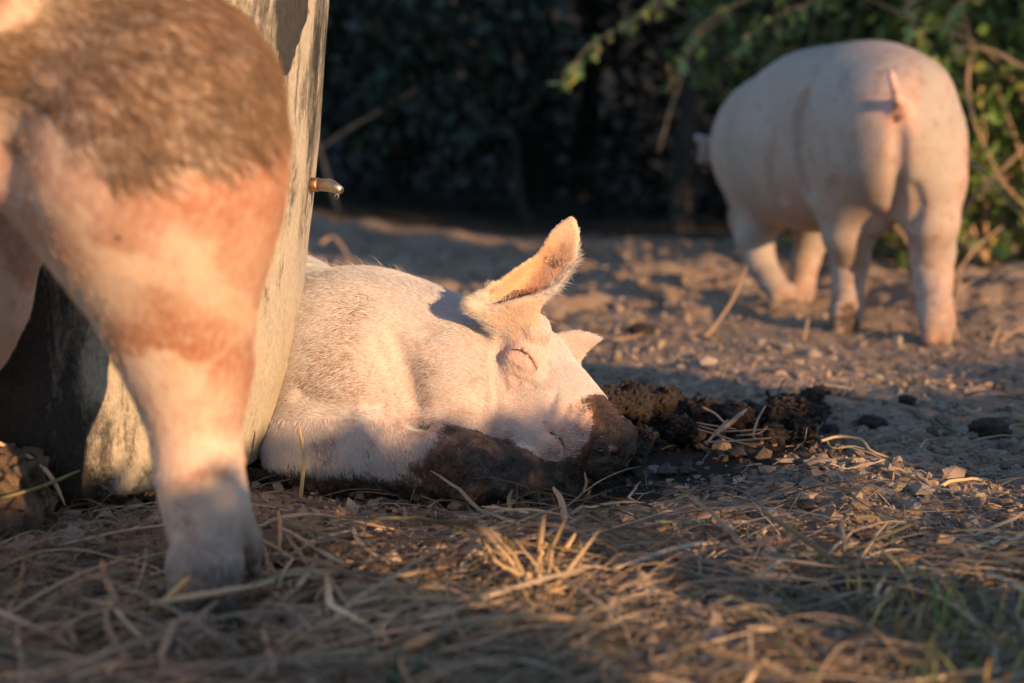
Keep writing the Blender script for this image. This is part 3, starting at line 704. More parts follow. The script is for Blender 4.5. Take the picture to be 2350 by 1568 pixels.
branch(sh2, b2, [P(2210, 105, 5.4), P(2270, 118, 5.35), P(2320, 140, 5.3), P(2380, 175, 5.3)], .0075, .006)
branch(sh2, b2, [P(2215, 360, 5.2), P(2260, 400, 5.15), P(2310, 460, 5.1), P(2350, 500, 5.1)], .007, .004)
branch(sh2, b2, [P(2040, 500, 5.1), P(2080, 555, 5.0), P(2110, 600, 4.95), P(2150, 640, 4.9)], .011, .006)
branch(sh2, b2, [P(2190, 690, 4.6), P(2220, 590, 4.8), P(2300, 520, 5.0)], .005, .004)
branch(sh2, b2, [P(2240, 560, 5.1), P(2200, 620, 4.95), P(2160, 660, 4.85)], .006, .004)
branch(sh1, b1, [P(1510, 350, 6.3), P(1560, 190, 6.25), P(1600, 90, 6.2), P(1680, 30, 6.2)], .007, .005)
br1 = branch(sh1, b1, [P(1640, -30, 6.0), P(1520, 10, 5.95), P(1430, 60, 5.9), P(1350, 110, 5.85), P(1310, 165, 5.85), P(1285, 205, 5.85)], .006, .002)
rng = np.random.default_rng(71)
SPRIGS = [(br1, [(1560, 0, 5.97), (1430, 60, 5.9), (1350, 110, 5.85), (1310, 165, 5.85), (1285, 205, 5.85)], 34)]
for pts, cnt in (([(1800, -30, 5.9), (1690, 10, 5.85), (1600, 70, 5.8), (1555, 150, 5.8), (1530, 210, 5.8)], 22), ([(1620, -40, 5.9), (1510, -5, 5.85), (1460, 40, 5.85), (1430, 75, 5.85)], 16), ([(1950, -30, 5.8), (1850, 10, 5.7), (1760, 50, 5.7), (1690, 120, 5.7)], 20), ([(2130, -20, 5.5), (2080, 20, 5.4), (2100, 60, 5.3), (2140, 110, 5.25)], 18), ([(2250, -20, 5.4), (2190, 20, 5.3), (2180, 70, 5.25), (2200, 140, 5.2)], 18)):
    SPRIGS.append((branch(sh1, b1, [P(*q) for q in pts], .0055, .002), pts, cnt))
for bo, pts, cnt in SPRIGS:
    q = curve_pts([P(*v) for v in pts], 9)
    for k in range(cnt):
        c0 = q[int(rng.random()**.8*(len(q)-1))]-b1
        c = [(.46, .42, .10), (.16, .24, .09), (.42, .27, .11), (.20, .30, .13), (.12, .19, .07)][k % 5]
        me = leaves_mesh('leaf', np.zeros((1, 3)), .058*(.7+.5*rng.random()), rng, np.array([c]), droop=1.1, ratio=.55)
        lf = obj('leaf', me, M_LEAF, bo); lf.location = c0+rng.normal(size=3)*.014
for k, (x, y) in enumerate(((2290, 280), (2262, 262), (2310, 550), (2290, 560), (2130, 100), (2240, 70), (2150, 130), (2335, 600), (2225, 120))):
    me = leaves_mesh('leaf', np.zeros((1, 3)), .075, rng, np.array([[(.34, .38, .05), (.12, .20, .04)][k in (1, 3, 4, 7)]]), droop=.9, ratio=.6)
    lf = obj('leaf', me, M_LEAF, sh2); lf.location = P(x, y, 5.1)-b2
# ---------------------------------------------------------------- pigs: bodies, coats, fur
def skin_mat(name, spec=.35, rough=.55, mud=True, streak=(1, 1, 1), fine=240, bump=.0012, mottle=.5):
    m = NT(name)
    base = m.attr('Col')
    n1 = m.noise(9, 4); n2 = m.noise(34, 5, .6); n3 = m.noise(fine, 3, .6, m.scaled(streak))
    col = m.mix(m.math('MULTIPLY', m.ramp(n1, [(.4, 0.), (.7, 1.)]), mottle*.5), base, (.80, .42, .30), 'MULTIPLY')
    col = m.mix(m.math('MULTIPLY', m.ramp(n3, [(.42, 0.), (.7, 1.)]), .30), col, (.72, .62, .56))
    col = m.mix(m.math('MULTIPLY', m.ramp(n2, [(.5, 0.), (.8, 1.)]), .35), col, (.55, .33, .24), 'MULTIPLY')
    hgt = m.math('ADD', m.math('MULTIPLY', n2, .6), m.math('MULTIPLY', n3, .5))
    nor = m.bump(hgt, bump*2.2, .8)
    st = m.math('ADD', m.attr('stain', 'Fac'), m.math('MULTIPLY', m.math('SUBTRACT', n2, .5), 1.3))
    sf = m.ramp(st, [(.28, 0.), (.66, .78)])
    col = m.mix(sf, col, (.27, .125, .08))
    md = m.math('ADD', m.attr('mud', 'Fac'), m.math('ADD', m.math('MULTIPLY', m.math('SUBTRACT', n2, .5), 1.1), m.math('MULTIPLY', m.math('SUBTRACT', n3, .5), .6)))
    mf = m.ramp(md, [(.26, 0.), (.50, .58), (.74, 1.)])
    mudc = m.ramp(m.noise(45, 5, .7), [(.32, (.040, .027, .020)), (.55, (.075, .052, .039)), (.72, (.135, .100, .078))])
    col = m.mix(mf, col, mudc)
    m.l(m.math('MULTIPLY', m.math('SUBTRACT', 1.0, mf), .16), m.b.inputs['Subsurface Weight'])
    m.b.inputs['Subsurface Radius'].default_value = (1.0, .35, .2); m.b.inputs['Subsurface Scale'].default_value = .012
    rg = m.mix(mf, (rough,)*3, m.ramp(m.noise(28, 4), [(.4, .24), (.62, .7)]))
    nor = m.bump(m.math('MULTIPLY', m.noise(48, 5, .66), mf), .022, 1.0, nor)
    return m.out(col, rg, nor, Specular_IOR_Level=spec)
def hair_mat(name, c0, c1, rough=.5):
    m = NT(name); hi = m.n('ShaderNodeHairInfo')
    return m.out(m.mix(hi.outputs['Random'], c0, c1), rough, Specular_IOR_Level=.35)
def proj_px(p):
    """pixel of world points, used only to describe where marks sit on the skin"""
    q = (np.asarray(p)-np.array([0, 0, CAM_H])) @ _R
    return np.stack([1175+FPX*q[:, 0]/-q[:, 2], 784-FPX*q[:, 1]/-q[:, 2]], -1)
def spot(V, c, r, soft=1.0):
    c = np.asarray(c); r = np.asarray(r); return np.exp(-((((V-c)/r)**2).sum(-1))*soft)
def normals_of(me):
    n = np.empty(len(me.vertices)*3, np.float32); me.vertices.foreach_get('normal', n); return n.reshape(-1, 3)
def grow_fur(name, V, F, parent, mat, count, length, radius, flow, weight=None, lift=.3, wob=.25, seed=1, curl=.0):
    """hair curves rooted on the body, combed along flow(points)"""
    rng = np.random.default_rng(seed)
    T = np.concatenate([F[:, [0, 1, 2]], F[:, [0, 2, 3]]])
    a, b, c = V[T[:, 0]], V[T[:, 1]], V[T[:, 2]]
    cr = np.cross(b-a, c-a); ar = np.linalg.norm(cr, axis=1); nf = cr/(ar[:, None]+1e-12)
    wgt = ar.copy()
    if weight is not None: wgt = wgt*weight((a+b+c)/3, nf)
    pick = rng.choice(len(T), count, p=wgt/wgt.sum())
    u, v = rng.random(count), rng.random(count); m = u+v > 1; u[m] = 1-u[m]; v[m] = 1-v[m]
    r = a[pick]+(b-a)[pick]*u[:, None]+(c-a)[pick]*v[:, None]; n = nf[pick]
    f = flow(r, n); f = f - n*(f*n).sum(1)[:, None]; f /= np.linalg.norm(f, axis=1)[:, None]+1e-9
    clump = np.stack([fbm(r, 22, 2, seed+k) for k in range(3)], -1)
    f = f + rng.normal(0, wob, f.shape) + clump*.5; f = f - n*(f*n).sum(1)[:, None]; f /= np.linalg.norm(f, axis=1)[:, None]+1e-9
    L = (length(r, n) if callable(length) else length)*(.6+.7*rng.random(count))
    lf = lift*(.5+rng.random(count))
    ts = np.array([0, .35, .7, 1.0])
    pts = r[:, None, :] + L[:, None, None]*(f[:, None, :]*ts[None, :, None] + n[:, None, :]*(lf[:, None, None]*(ts-.45*ts*ts)[None, :, None]))
    pts[:, :, 2] -= (L[:, None]*curl*ts[None]**2)
    cu = bpy.data.hair_curves.new(name); cu.add_curves([4]*count)
    cu.attributes['position'].data.foreach_set('vector', pts.astype(np.float32).ravel())
    ra = cu.attributes.get('radius') or cu.attributes.new('radius', 'FLOAT', 'POINT')
    ra.data.foreach_set('value', np.tile(np.array([1, .9, .65, .15], np.float32)*radius, count))
    cu.materials.append(mat)
    o = bpy.data.objects.new(name, cu); C.objects.link(o); o.parent = parent; o['kind'] = 'stuff'
    return o

# --- the sleeping pig
V, F = surface_nets(sdf_sleeping, (-.92, 2.04, -.05), (.30, 3.30, .50), .004)
me = mesh_np('body', V, F); N = normals_of(me)
px = proj_px(V)
pink, pale, rosy = np.array((.53, .37, .335)), np.array((.58, .46, .42)), np.array((.74, .43, .36))
t = sstep(-.3, .5, fbm(V, 7, 3, 2))[:, None]
col = pale*(1-t)+pink*t
warm = (.8*spot(V, P(1285, 1028, 2.2), (.03, .07, .02))+spot(V, P(1330, 1000, 2.2), (.05, .07, .05))+.9*spot(V, P(1210, 812, 2.23), (.036, .05, .030))+.5*spot(V, P(960, 950, 2.2), (.05, .08, .05)))[:, None]
col = col*(1-np.clip(warm, 0, .85))+rosy*np.clip(warm, 0, .85)
eu, ev = ear_uv(V[:, 0], V[:, 2])
isear = (sdf_near_ear(V) < .004) & (eu > -.03)
inner = isear & (N[:, 1] < .15)
fold = s_chain(V, [(P(1112, 704, 2.29), 0), (P(1184, 678, 2.30), 0), (P(1262, 655, 2.28), 0)], .01)
w1 = (inner*np.exp(-(np.maximum(ev-.004, 0)/.05)**2)*sstep(.19, .08, eu)*(V[:, 1] > 2.262))[:, None]*.85
col = col*(1-w1)+np.array((.78, .36, .15))*w1  # orange put into the colour for the sunlit glow inside the ear
w2 = (inner*np.exp(-(fold/.022)**2)*(V[:, 1] > 2.272))[:, None]*.8
col = col*(1-w2)+np.array((.55, .16, .09))*w2
w3 = (isear*(N[:, 1] < .2)*.55)[:, None]; col = col*(1-w3)+np.array((.80, .46, .25))*w3
vcol(me, 'Col', col)
def mud_mask(V):
    px = proj_px(V)
    leg_d = s_chain(V, [(P(985, 1058, 2.215), .060), (P(1075, 1076, 2.185), .054), (P(1170, 1092, 2.195), .038), (P(1262, 1112, 2.215), .025), (P(1300, 1116, 2.235), .024)], .03)
    mud = sstep(.014, -.014, leg_d+.010*fbm(V, 20, 2, 41))*sstep(865, 985, px[:, 0]+.35*(px[:, 1]-1000)+45*fbm(V, 14, 2, 4))
    mud = np.maximum(mud, sstep(1255, 1450, px[:, 0]+.42*(px[:, 1]-1000)+70*fbm(V, 11, 3, 8)+30*fbm(V, 40, 2, 9)-120*spot(V, P(1312, 990, 2.2), (.03, .08, .04)))*(px[:, 1] > 905))
    mud = mud*(1-.85*spot(V, P(1407, 1031, 2.2), (.011, .05, .009)))
    mud = np.maximum(mud, sstep(.045, .012, V[:, 2]+.012*fbm(V, 18, 2, 6))*.8)
    return mud
mud = mud_mask(V); thick = sstep(.45, .9, mud)*(V[:, 1] < 2.5)
lipd = s_chain(V, LIPC, .004); mud = np.maximum(mud, (.12+.30*fbm(V, 45, 2, 33))*sstep(.0085, .0045, lipd))  # dark also put along the lip crease for its shade
mud = np.maximum(mud, .40*spot(V, P(1275, 603, 2.28), (.022, .05, .012))*inner)
mud = np.maximum(mud, .46*sstep(.014, .004, fold)*inner*(V[:, 1] > 2.28)*sstep(.12, .0, eu))
V = V + N*(thick*(.0035+.0085*fbm(V, 42, 3, 14)+.005*fbm(V, 110, 2, 15)))[:, None]
me.vertices.foreach_set('co', V.astype(np.float32).ravel()); me.update()
vfloat(me, 'mud', mud)
stain = .35*spot(V, P(700, 780, 2.24), (.05, .12, .03))+.5*spot(V, P(1010, 770, 2.22), (.03, .1, .012))+.45*spot(V, P(960, 820, 2.22), (.012, .1, .04))+.5*spot(V, P(690, 880, 2.22), (.05, .12, .02))+.7*sstep(1240, 1360, px[:, 0]+.5*(px[:, 1]-1000)+40*fbm(V, 12, 2, 23))*(px[:, 1] > 900)+.45*sstep(.05, .0, s_chain(V, [(P(975, 1058, 2.22), .075), (P(1075, 1076, 2.185), .062), (P(1300, 1116, 2.235), .035)], .03))+.04+.62*spot(V, P(790, 730, 2.24), (.03, .12, .06))+  .58*spot(V, P(745, 830, 2.24), (.05, .12, .03))+  .66*spot(V, P(790, 905, 2.22), (.07, .12, .022))+.5*spot(V, P(850, 700, 2.25), (.03, .12, .02))+.6*spot(V, P(1080, 860, 2.2), (.015, .06, .03))+.4*spot(V, P(985, 860, 2.2), (.03, .1, .02))+.5*spot(V, P(760, 1030, 2.18), (.025, .1, .05))+.5*spot(V, P(720, 1060, 2.18), (.02, .1, .05))+.5*spot(V, P(1290, 585, 2.26), (.03, .05, .03))+.7*spot(V, P(1340, 940, 2.22), (.04, .06, .012))
vfloat(me, 'stain', stain)
M_PIG = skin_mat('pale pig skin', fine=320)
sleeper = empty('pig', (-.2, 2.42, 0), label='pale pink pig asleep on the ground with muddy snout and foreleg', category='pig')
recentre(me, (-.2, 2.42, 0)); obj('body', me, M_PIG, sleeper)
HEADF = nrm(P(1100, 760, 2.30)-P(1400, 1020, 2.25))
EARB = P(1150, 712, 2.30); EART = P(1318, 496, 2.27); EU = nrm(EART-EARB)
def flow_sleeping(r, n):
    pp = proj_px(r)
    f = np.tile(np.array((-.75, .2, -.28)), (len(r), 1))
    th = sstep(1080, 1180, pp[:, 0])[:, None]
    f = f*(1-th) + np.array((-.55, .1, .55))*th
    ear = ((r-EARB) @ EU > .02) & (r[:, 2] > P(0, 735, 2.28)[2])
    edge = (r-EARB) - np.outer((r-EARB) @ EU, EU)
    f[ear] = EU*.8 + edge[ear]*14
    e2 = (pp[:, 0] > 1245) & (pp[:, 1] < 865) & (r[:, 1] > 2.36)
    f[e2] = np.array((.7, 0, .35))
    snt = (pp[:, 0] > 1120) & (pp[:, 1] > 900); f[snt] = np.array((-.5, 0, .05))
    lowl = (pp[:, 1] > 960) & (pp[:, 0] < 1120); f[lowl] = np.array((.2, .0, -.8))
    return f
def wt_sleeping(c, n):
    pp = proj_px(c)
    w_ = (c[:, 2] > .02)*(pp[:, 0] > 600)*(n[:, 1] < .75)*1.0
    muddy = sstep(.18, .42, mud_mask(c))
    ear = ((c-EARB) @ EU > .03) & (c[:, 2] > P(0, 735, 2.28)[2])
    inn = ear & (n[:, 1] < .1) & (np.linalg.norm((c-EARB)-np.outer((c-EARB) @ EU, EU), axis=1) < .034)
    w_[ear] *= 1.1; w_[inn] *= .30
    eye = np.maximum(spot(c, P(1203, 815, 2.25), (.020, .06, .016)), spot(c, P(1222, 830, 2.25), (.014, .06, .018)))
    return w_*(1-.998*muddy)*(1-.95*eye)
def len_sleeping(r, n):
    ear = ((r-EARB) @ EU > .03) & (r[:, 2] > P(0, 735, 2.28)[2])
    ed = np.linalg.norm((r-EARB)-np.outer((r-EARB) @ EU, EU), axis=1)
    pp = proj_px(r); face = sstep(1120, 1160, pp[:, 0])
    return np.where(ear, .004+.012*sstep(.030, .045, ed)*sstep(.05, .09, (r-EARB) @ EU), .0105-.0045*face)
M_HAIR = hair_mat('white bristles', (.71, .715, .725), (.61, .56, .535))
off = np.array((-.2, 2.42, 0), np.float32)
fur = grow_fur('fur', V.astype(float), F, sleeper, M_HAIR, 105000, len_sleeping, .00022, flow_sleeping, wt_sleeping, lift=.30)
fur.location = -Vector(off)
br = grow_fur('bristle', V.astype(float), F, sleeper, M_HAIR, 300, .024, .00020, flow_sleeping, lambda c, n: (n[:, 2] > .6)*(c[:, 2] > .25)*1.0, lift=1.0, seed=5)
br.location = -Vector(off)
# closed eye: dark lash line, pink rim, lashes
slit = on_skin(curve_pts([(1174, 801), (1190, 803), (1206, 812), (1220, 825), (1228, 839), (1231, 852)], 4), sdf=sdf_sleeping)
md_ = NT('dark lid edge'); M_LID = md_.out((.05, .026, .017), .35)
obj('eyelid_line', mesh_vf('eyelid_line', [tube(slit-off+np.array((0, -.0022, 0)), np.concatenate([[.0005], 0.0007+.0009*np.random.default_rng(3).random(len(slit)-2), [.0005]]), 6)]), M_LID, sleeper)
mr_ = NT('wet pink lid rim'); M_RIM = mr_.out((.78, .36, .30), .28, Subsurface_Weight=.2, Subsurface_Scale=.006)
rim = on_skin(curve_pts([(1198, 799), (1213, 808), (1226, 824), (1234, 846)], 4), sdf=sdf_sleeping)
obj('eyelid_rim', mesh_vf('eyelid_rim', [tube(rim-off+np.array((0, -.0005, 0)), np.concatenate([[.0008], np.full(len(rim)-2, .0042), [.0008]]), 6)]), M_RIM, sleeper)
# a pale sliver of eye painting its wet glint, and a few pale lashes
ey = on_skin([(1209, 816)], sdf=sdf_sleeping)[0]-off
V_, F_ = lump_small = (lambda n: (np.array([(math.cos(a)*math.sin(b), math.sin(a)*math.sin(b), math.cos(b)) for b in np.linspace(.05, math.pi-.05, 7) for a in np.linspace(0, 2*math.pi, 10, endpoint=False)]), [(i*10+j, i*10+(j+1) % 10, (i+1)*10+(j+1) % 10, (i+1)*10+j) for i in range(6) for j in range(10)]))(0)
obj('eyeball_glint', mesh_vf('eyeball_glint', [(V_*np.array((.0042, .0020, .0016))+ey+np.array((0, -.0012, 0)), F_)]), NT('wet eyeball').out((.55, .48, .44), .08), sleeper)
lr_ = np.random.default_rng(8); parts = []
for k in range(26):
    f = .1+.85*k/25; r0 = slit[int(f*(len(slit)-1))]-off+np.array((0, -.003, 0)); L = .006+.006*lr_.random()
    dv = nrm(np.array((-.25+.5*lr_.random(), -.5, -.75))); parts.append(tube([r0, r0+dv*L*.6, r0+dv*L+np.array((0, -.001, -.001))], [.00035, .0003, .0001], 4))
obj('eyelash', mesh_vf('eyelash', parts), NT('pale lashes').out((.55, .46, .38), .5), sleeper, kind='stuff')
# the mouth: dark tube painting the shade in the lip crease, a touch of pink lip
lp = on_skin(curve_pts([(1254, 980), (1264, 994), (1277, 1001), (1289, 1014), (1296, 1034), (1299, 1054)], 4), sdf=sdf_sleeping)-off
rr_ = np.interp(np.linspace(0, 1, len(lp)), [0, .2, .45, .7, 1], [.0006, .0030, .0022, .0030, .0008])
obj('lip_shade_line', mesh_vf('lip_shade_line', [tube(lp+np.array((0, .0008, 0)), rr_, 6)]), M_LID, sleeper)
lp2 = on_skin(curve_pts([(1284, 1018), (1289, 1030), (1290, 1044)], 4), sdf=sdf_sleeping)-off
obj('lip', mesh_vf('lip', [tube(lp2+np.array((0, .001, 0)), [.0015, .0045, .0015], 8)]), M_RIM, sleeper)
# nostril
nos = on_skin([(1408, 1032)], sdf=sdf_sleeping)[0]
me = mesh_vf('nostril', [tube([nos-off+np.array((0, .004, 0)), nos-off+np.array((.001, -.001, 0))], [.006, .0045], 10)])
obj('nostril', me, NT('dark pink nostril').out((.16, .06, .07), .3), sleeper)

# --- the spotted pig in front
V, F = surface_nets(sdf_spotted, (-2.3, 1.3, -.05), (-.15, 2.02, 1.16), .009)
me = mesh_np('body', V, F); px = proj_px(V)
def coat_mask(V):
    q = fbm(V, 5.5, 4, 11); q2 = fbm(V, 16, 3, 19)
    dark = sstep(-.012, .012, V[:, 2]-(.528 + .035*q + .035*q2))
    left = -.455 + .09*fbm(V, 9, 3, 40) + .05*q2 - .16*np.maximum(0, V[:, 2]-.60)
    blot = sstep(.08, .22, fbm(V, 9.5, 3, 52))*sstep(-.68, -.60, V[:, 0])*sstep(.53, .56, V[:, 2])
    dark = np.maximum(dark*sstep(-.03, .03, V[:, 0]-left), blot*.9)
    return dark*sstep(-.238, -.262, V[:, 0]+.015*q2+.35*np.maximum(0, .58-V[:, 2])), q, q2
dark, q, q2 = coat_mask(V)
ochre, peach, red = np.array((.60, .39, .255)), np.array((.66, .48, .37)), np.array((.36, .13, .06))
t = sstep(-.25, .35, q)[:, None]; col = peach*(1-t)+ochre*t
wob = np.stack([fbm(V, 9, 3, 70+k) for k in range(3)], -1)*.045; W = V+wob
rd = sstep(.20, .30, fbm(V, 8.5, 4, 70))*.7*sstep(.2, .3, V[:, 2])
for x, y, rx, rz, a_ in ((590, 450, .07, .06, 1), (500, 440, .09, .03, .8), (610, 600, .03, .10, .9), (400, 700, .055, .05, 1.1), (340, 770, .03, .02, .9), (520, 850, .04, .055, 1), (500, 950, .02, .03, .9), (470, 1090, .022, .012, .9), (445, 1230, .010, .022, .6), (60, 400, .06, .03, .6), (230, 560, .05, .03, .5)):
    rd = np.maximum(rd, a_*sstep(.33, .52, spot(W, P(x, y, 1.56), (rx, .2, rz))))
for x, y, rx, rz in ((490, 620, .045, .055), (300, 640, .03, .04), (440, 900, .03, .03), (440, 1020, .03, .04)):
    rd = rd*(1-.9*spot(W, P(x, y, 1.53), (rx, .15, rz)))
rd = np.clip(rd, 0, 1)[:, None]*.85
col = col*(1-rd)+red*rd
fibre = fbm(np.stack([V[:, 0]*.6+V[:, 2]*.9, V[:, 1], V[:, 2]*2.2-V[:, 0]*.8], -1), 24, 3, 81)
tan = np.array((.20, .125, .075))[None]*(1+.9*np.clip(fibre, -.6, .9))[:, None]
greyh = sstep(.55, .80, V[:, 2])[:, None]*.35; tan = tan*(1-greyh)+np.array((.30, .22, .16))*greyh
col = col*(1-dark[:, None])+tan*dark[:, None]
sock = sstep(.150, .085, V[:, 2]+.025*q2)[:, None]; col = col*(1-.75*sock)+np.array((.15, .12, .11))*.75*sock
nail = sstep(.080, .066, V[:, 2]+.008*q2)[:, None]; col = col*(1-.8*nail)+np.array((.07, .058, .052))*.8*nail
vcol(me, 'Col', col)
vfloat(me, 'mud', np.maximum(.6*sstep(.06, .02, V[:, 2]+.02*q2), 0)); vfloat(me, 'stain', .1+.3*spot(V, P(470, 1090, 1.58), (.03, .1, .02))+.3*spot(V, P(450, 1230, 1.58), (.015, .1, .03)))
spotted = empty('pig', (-.9, 1.7, 0), label='spotted pig standing in front, brown furred rump and orange hind leg', category='pig')
recentre(me, (-.9, 1.7, 0)); obj('body', me, skin_mat('spotted pig skin', fine=150, streak=(1, 1, .5), mottle=.8, rough=.6), spotted)
def flow_spotted(r, n):
    f = np.tile(np.array((.75, 0, -.45)), (len(r), 1)); lo_ = (r[:, 2] < .45); f[lo_] = np.array((.15, 0, -1)); return f
def wt_spot(dk):
    def w_(c, n):
        d_ = coat_mask(c)[0]
        return (c[:, 2] > .08)*(c[:, 0] > -1.0)*(n[:, 1] < .7)*(d_ if dk else 1-d_)
    return w_
o1 = np.array((-.9, 1.7, 0))
for nm, dk, cnt, mt, ln in (('dark_fur', True, 16000, hair_mat('brown bristles', (.30, .17, .09), (.10, .055, .03)), .028), ('light_fur', False, 3500, hair_mat('ginger bristles', (.66, .44, .28), (.55, .30, .16)), .011)):
    f_ = grow_fur(nm, V.astype(float), F, spotted, mt, cnt, ln, .0003, flow_spotted, wt_spot(dk), lift=.30, seed=11+dk); f_.location = -Vector(o1)

# --- the pig walking away
V, F = surface_nets(sdf_walking, (.42, 3.62, -.05), (1.45, 5.62, .95), .009)
me = mesh_np('body', V, F)
t = sstep(-.3, .4, fbm(V, 4, 3, 6))[:, None]
col = np.array((.39, .295, .245))*(1-t)+np.array((.37, .255, .205))*t
cl = np.clip(spot(V, P(2062, 320, 3.8), (.05, .2, .16))+.6*spot(V, P(2055, 180, 3.76), (.03, .1, .06)), 0, .8)[:, None]
col = col*(1-cl)+np.array((.66, .36, .31))*cl
rd = (.5*spot(V, P(1790, 500, 4.6), (.14, .3, .06)))[:, None]; col = col*(1-rd)+np.array((.62, .30, .26))*rd
jag = .05*fbm(V, 7, 4, 44)+.02*fbm(V, 25, 2, 45)
dust = np.maximum(sstep(-.015, .02, V[:, 2]-.56+jag)*(V[:, 0] > 1.09)*.75, .6*sstep(.0, .25, fbm(V, 4, 3, 47)+.1))[:, None]
col = col*(1-dust)+np.array((.285, .26, .235))*dust
hoof = sstep(.075, .03, V[:, 2])[:, None]; col = col*(1-.75*hoof)+np.array((.20, .14, .10))*.75*hoof
vcol(me, 'Col', col)
pw = proj_px(V)
vfloat(me, 'mud', .70*spot(V, P(1940, 740, 4.08), (.05, .08, .05))+.85*spot(V, P(2064, 272, 3.8), (.006, .08, .012)))  # foot spot paints the shade on the left hind foot
vfloat(me, 'stain', .20+.22*fbm(V, 3.5, 2, 91)+.25*sstep(.2, .05, V[:, 2])+.3*spot(V, P(1895, 420, 4.1), (.02, .2, .03)))
walker = empty('pig', (1.0, 4.3, 0), label='pale pig seen from behind walking away towards the bushes', category='pig')
recentre(me, (1.0, 4.3, 0)); obj('body', me, skin_mat('dusty pig skin', fine=420, mottle=.45, rough=.7, bump=.0006), walker)
# ---------------------------------------------------------------- mud, clods, stones, crumbs
rng = np.random.default_rng(81)
blobs = []
for k in range(260):
    px_ = 1345+560*rng.random()**1.1; fr = (px_-1345)/560
    py_ = 935+ (120-35*fr)*rng.random(); g = G(px_, py_)
    r = .006+.020*rng.random()**2
    h = .028*math.exp(-((fr-.15)/.35)**2)+.030*math.exp(-((fr-.82)/.12)**2)+.01
    blobs.append((np.array([g[0], g[1]+.02, float(ground_h(g[0], g[1]))+h*rng.random()]), r))
for px_, py_, Yd, r in ((1385, 935, 2.52, .05), (1450, 930, 2.58, .05), (1530, 930, 2.62, .045), (1600, 945, 2.6, .035), (1640, 940, 2.6, .032), (1690, 960, 2.55, .035), (1800, 955, 2.56, .045), (1830, 945, 2.58, .038), (1850, 985, 2.5, .035), (1780, 1000, 2.46, .03), (1560, 985, 2.45, .03), (1470, 1010, 2.40, .035), (1440, 1050, 2.30, .024), (1400, 1078, 2.25, .020), (1350, 1088, 2.24, .018), (1465, 1040, 2.33, .03), (1300, 1100, 2.25, .014)):
    blobs.append((P(px_, py_, Yd), r))
def sdf_mud(p):
    d = np.full(p.shape[:-1], 1.0, np.float32)
    for c, r in blobs:
        d = smin(d, np.linalg.norm(p-c.astype(np.float32), axis=-1)-r, .026)
    return d + .006 + .020*np.abs(fbm(p, 26, 3, 5)) - .010*fbm(p, 60, 3, 7) + .008*np.abs(fbm(p, 110, 2, 6))
V, F = surface_nets(sdf_mud, (.02, 2.19, -.04), (.72, 2.92, .15), .0042)
mm = NT('wet dark mud'); a = mm.noise(40, 5, .65); b = mm.noise(300, 3, .7)
M_MUD = mm.out(mm.ramp(a, [(.3, (.014, .009, .006)), (.55, (.029, .019, .014)), (.75, (.055, .039, .030))]), mm.ramp(a, [(.35, .45), (.6, .85)]), mm.bump(mm.math('ADD', mm.math('MULTIPLY', a, .6), mm.math('MULTIPLY', b, .4)), .008, .9), Specular_IOR_Level=.4)
MUDV = V.copy(); me = mesh_np('mud_heap', V, F); MUDN = np.empty(len(V)*3, np.float32); me.vertices.foreach_get('normal', MUDN); MUDN = MUDN.reshape(-1, 3); recentre(me, (.36, 2.55, 0))
mud_heap = o = obj('mud_heap', me, M_MUD, label='heap of dark wet rooted-up mud in front of the sleeping snout', category='mud heap'); o.location = (.36, 2.55, 0)
def lump(seed, sub=3, rough=.35, fr=2.2, squash=.75):
    import bmesh
    bm = bmesh.new(); bmesh.ops.create_icosphere(bm, subdivisions=sub, radius=1.0)
    V = np.array([v.co[:] for v in bm.verts]); F = np.array([[v.index for v in f.verts] for f in bm.faces]); bm.free()
    V = V*(1+rough*fbm(V+seed*7.3, fr, 3, seed))[:, None]; V[:, 2] *= squash
    return V, F
ms = NT('pale field stone'); a = ms.noise(3, 5)
oi = ms.n('ShaderNodeObjectInfo')
M_STONE = ms.out(ms.mix(ms.math('MULTIPLY', oi.outputs['Random'], .6), ms.ramp(a, [(.3, (.26, .20, .155)), (.7, (.42, .345, .28))]), (.22, .20, .19)), .85, ms.bump(ms.noise(9, 4), .08))
def put_lump(name, px_, py_, wpx, mat, label, cat, group, seed, rough=.35, squash=.75, fr=2.2):
    g = G(px_, py_); g[2] = float(ground_h(g[0], g[1])); g = G(px_, py_, g[2])
    r = wpx/2*(g[1]/FPX); V, F = lump(seed, 3, rough, fr, squash)
    me = mesh_np(name, V*r, F); o = obj(name, me, mat, label=label, category=cat, group=group)
    o.location = (g[0], g[1], float(ground_h(g[0], g[1]))+r*squash*.45); o.rotation_euler = (0, 0, seed*1.3)
for i, (x, y, w_, lb) in enumerate((
    (1800, 800, 36, 'roundest pale stone on the sunlit strip of ground before the walking pig'),
    (1742, 790, 26, 'small angular stone beside the roundest pale stone on the sunlit strip'),
    (1862, 822, 44, 'flat wide stone in the sunlit strip left of the hind trotter'),
    (1715, 660, 24, 'small stone at the foot of the leaning stick'),
    (2160, 938, 26, 'lone pale pebble on grey soil right of the mud heap'),
    (2092, 1176, 42, 'pale oval stone just under the long straw stalk'),
    (1660, 1215, 50, 'flat grey stone half buried in shade below the straw on the mud'),
    (1765, 1192, 38, 'small grey stone lying by sunlit straw in front of the mud'),
    (2290, 1225, 30, 'grey round stone among dry grass near the frame edge'),
    (1640, 1478, 62, 'largest pinkish stone among the straw at the bottom'),
    (1595, 1480, 24, 'small lit pebble touching the largest pinkish stone'),
    (1500, 1090, 40, 'grey lump of stone in front of the pig snout'),
    (2115, 1300, 34, 'rounded sunlit stone beneath bent straw in the lower part'),
    (1340, 1290, 46, 'reddish sunlit stone right of the upright straw tuft'))):
    put_lump('stone', x, y, w_, M_STONE, lb, 'stone', 'stones on the soil', 300+i, .22, .7, 1.6)
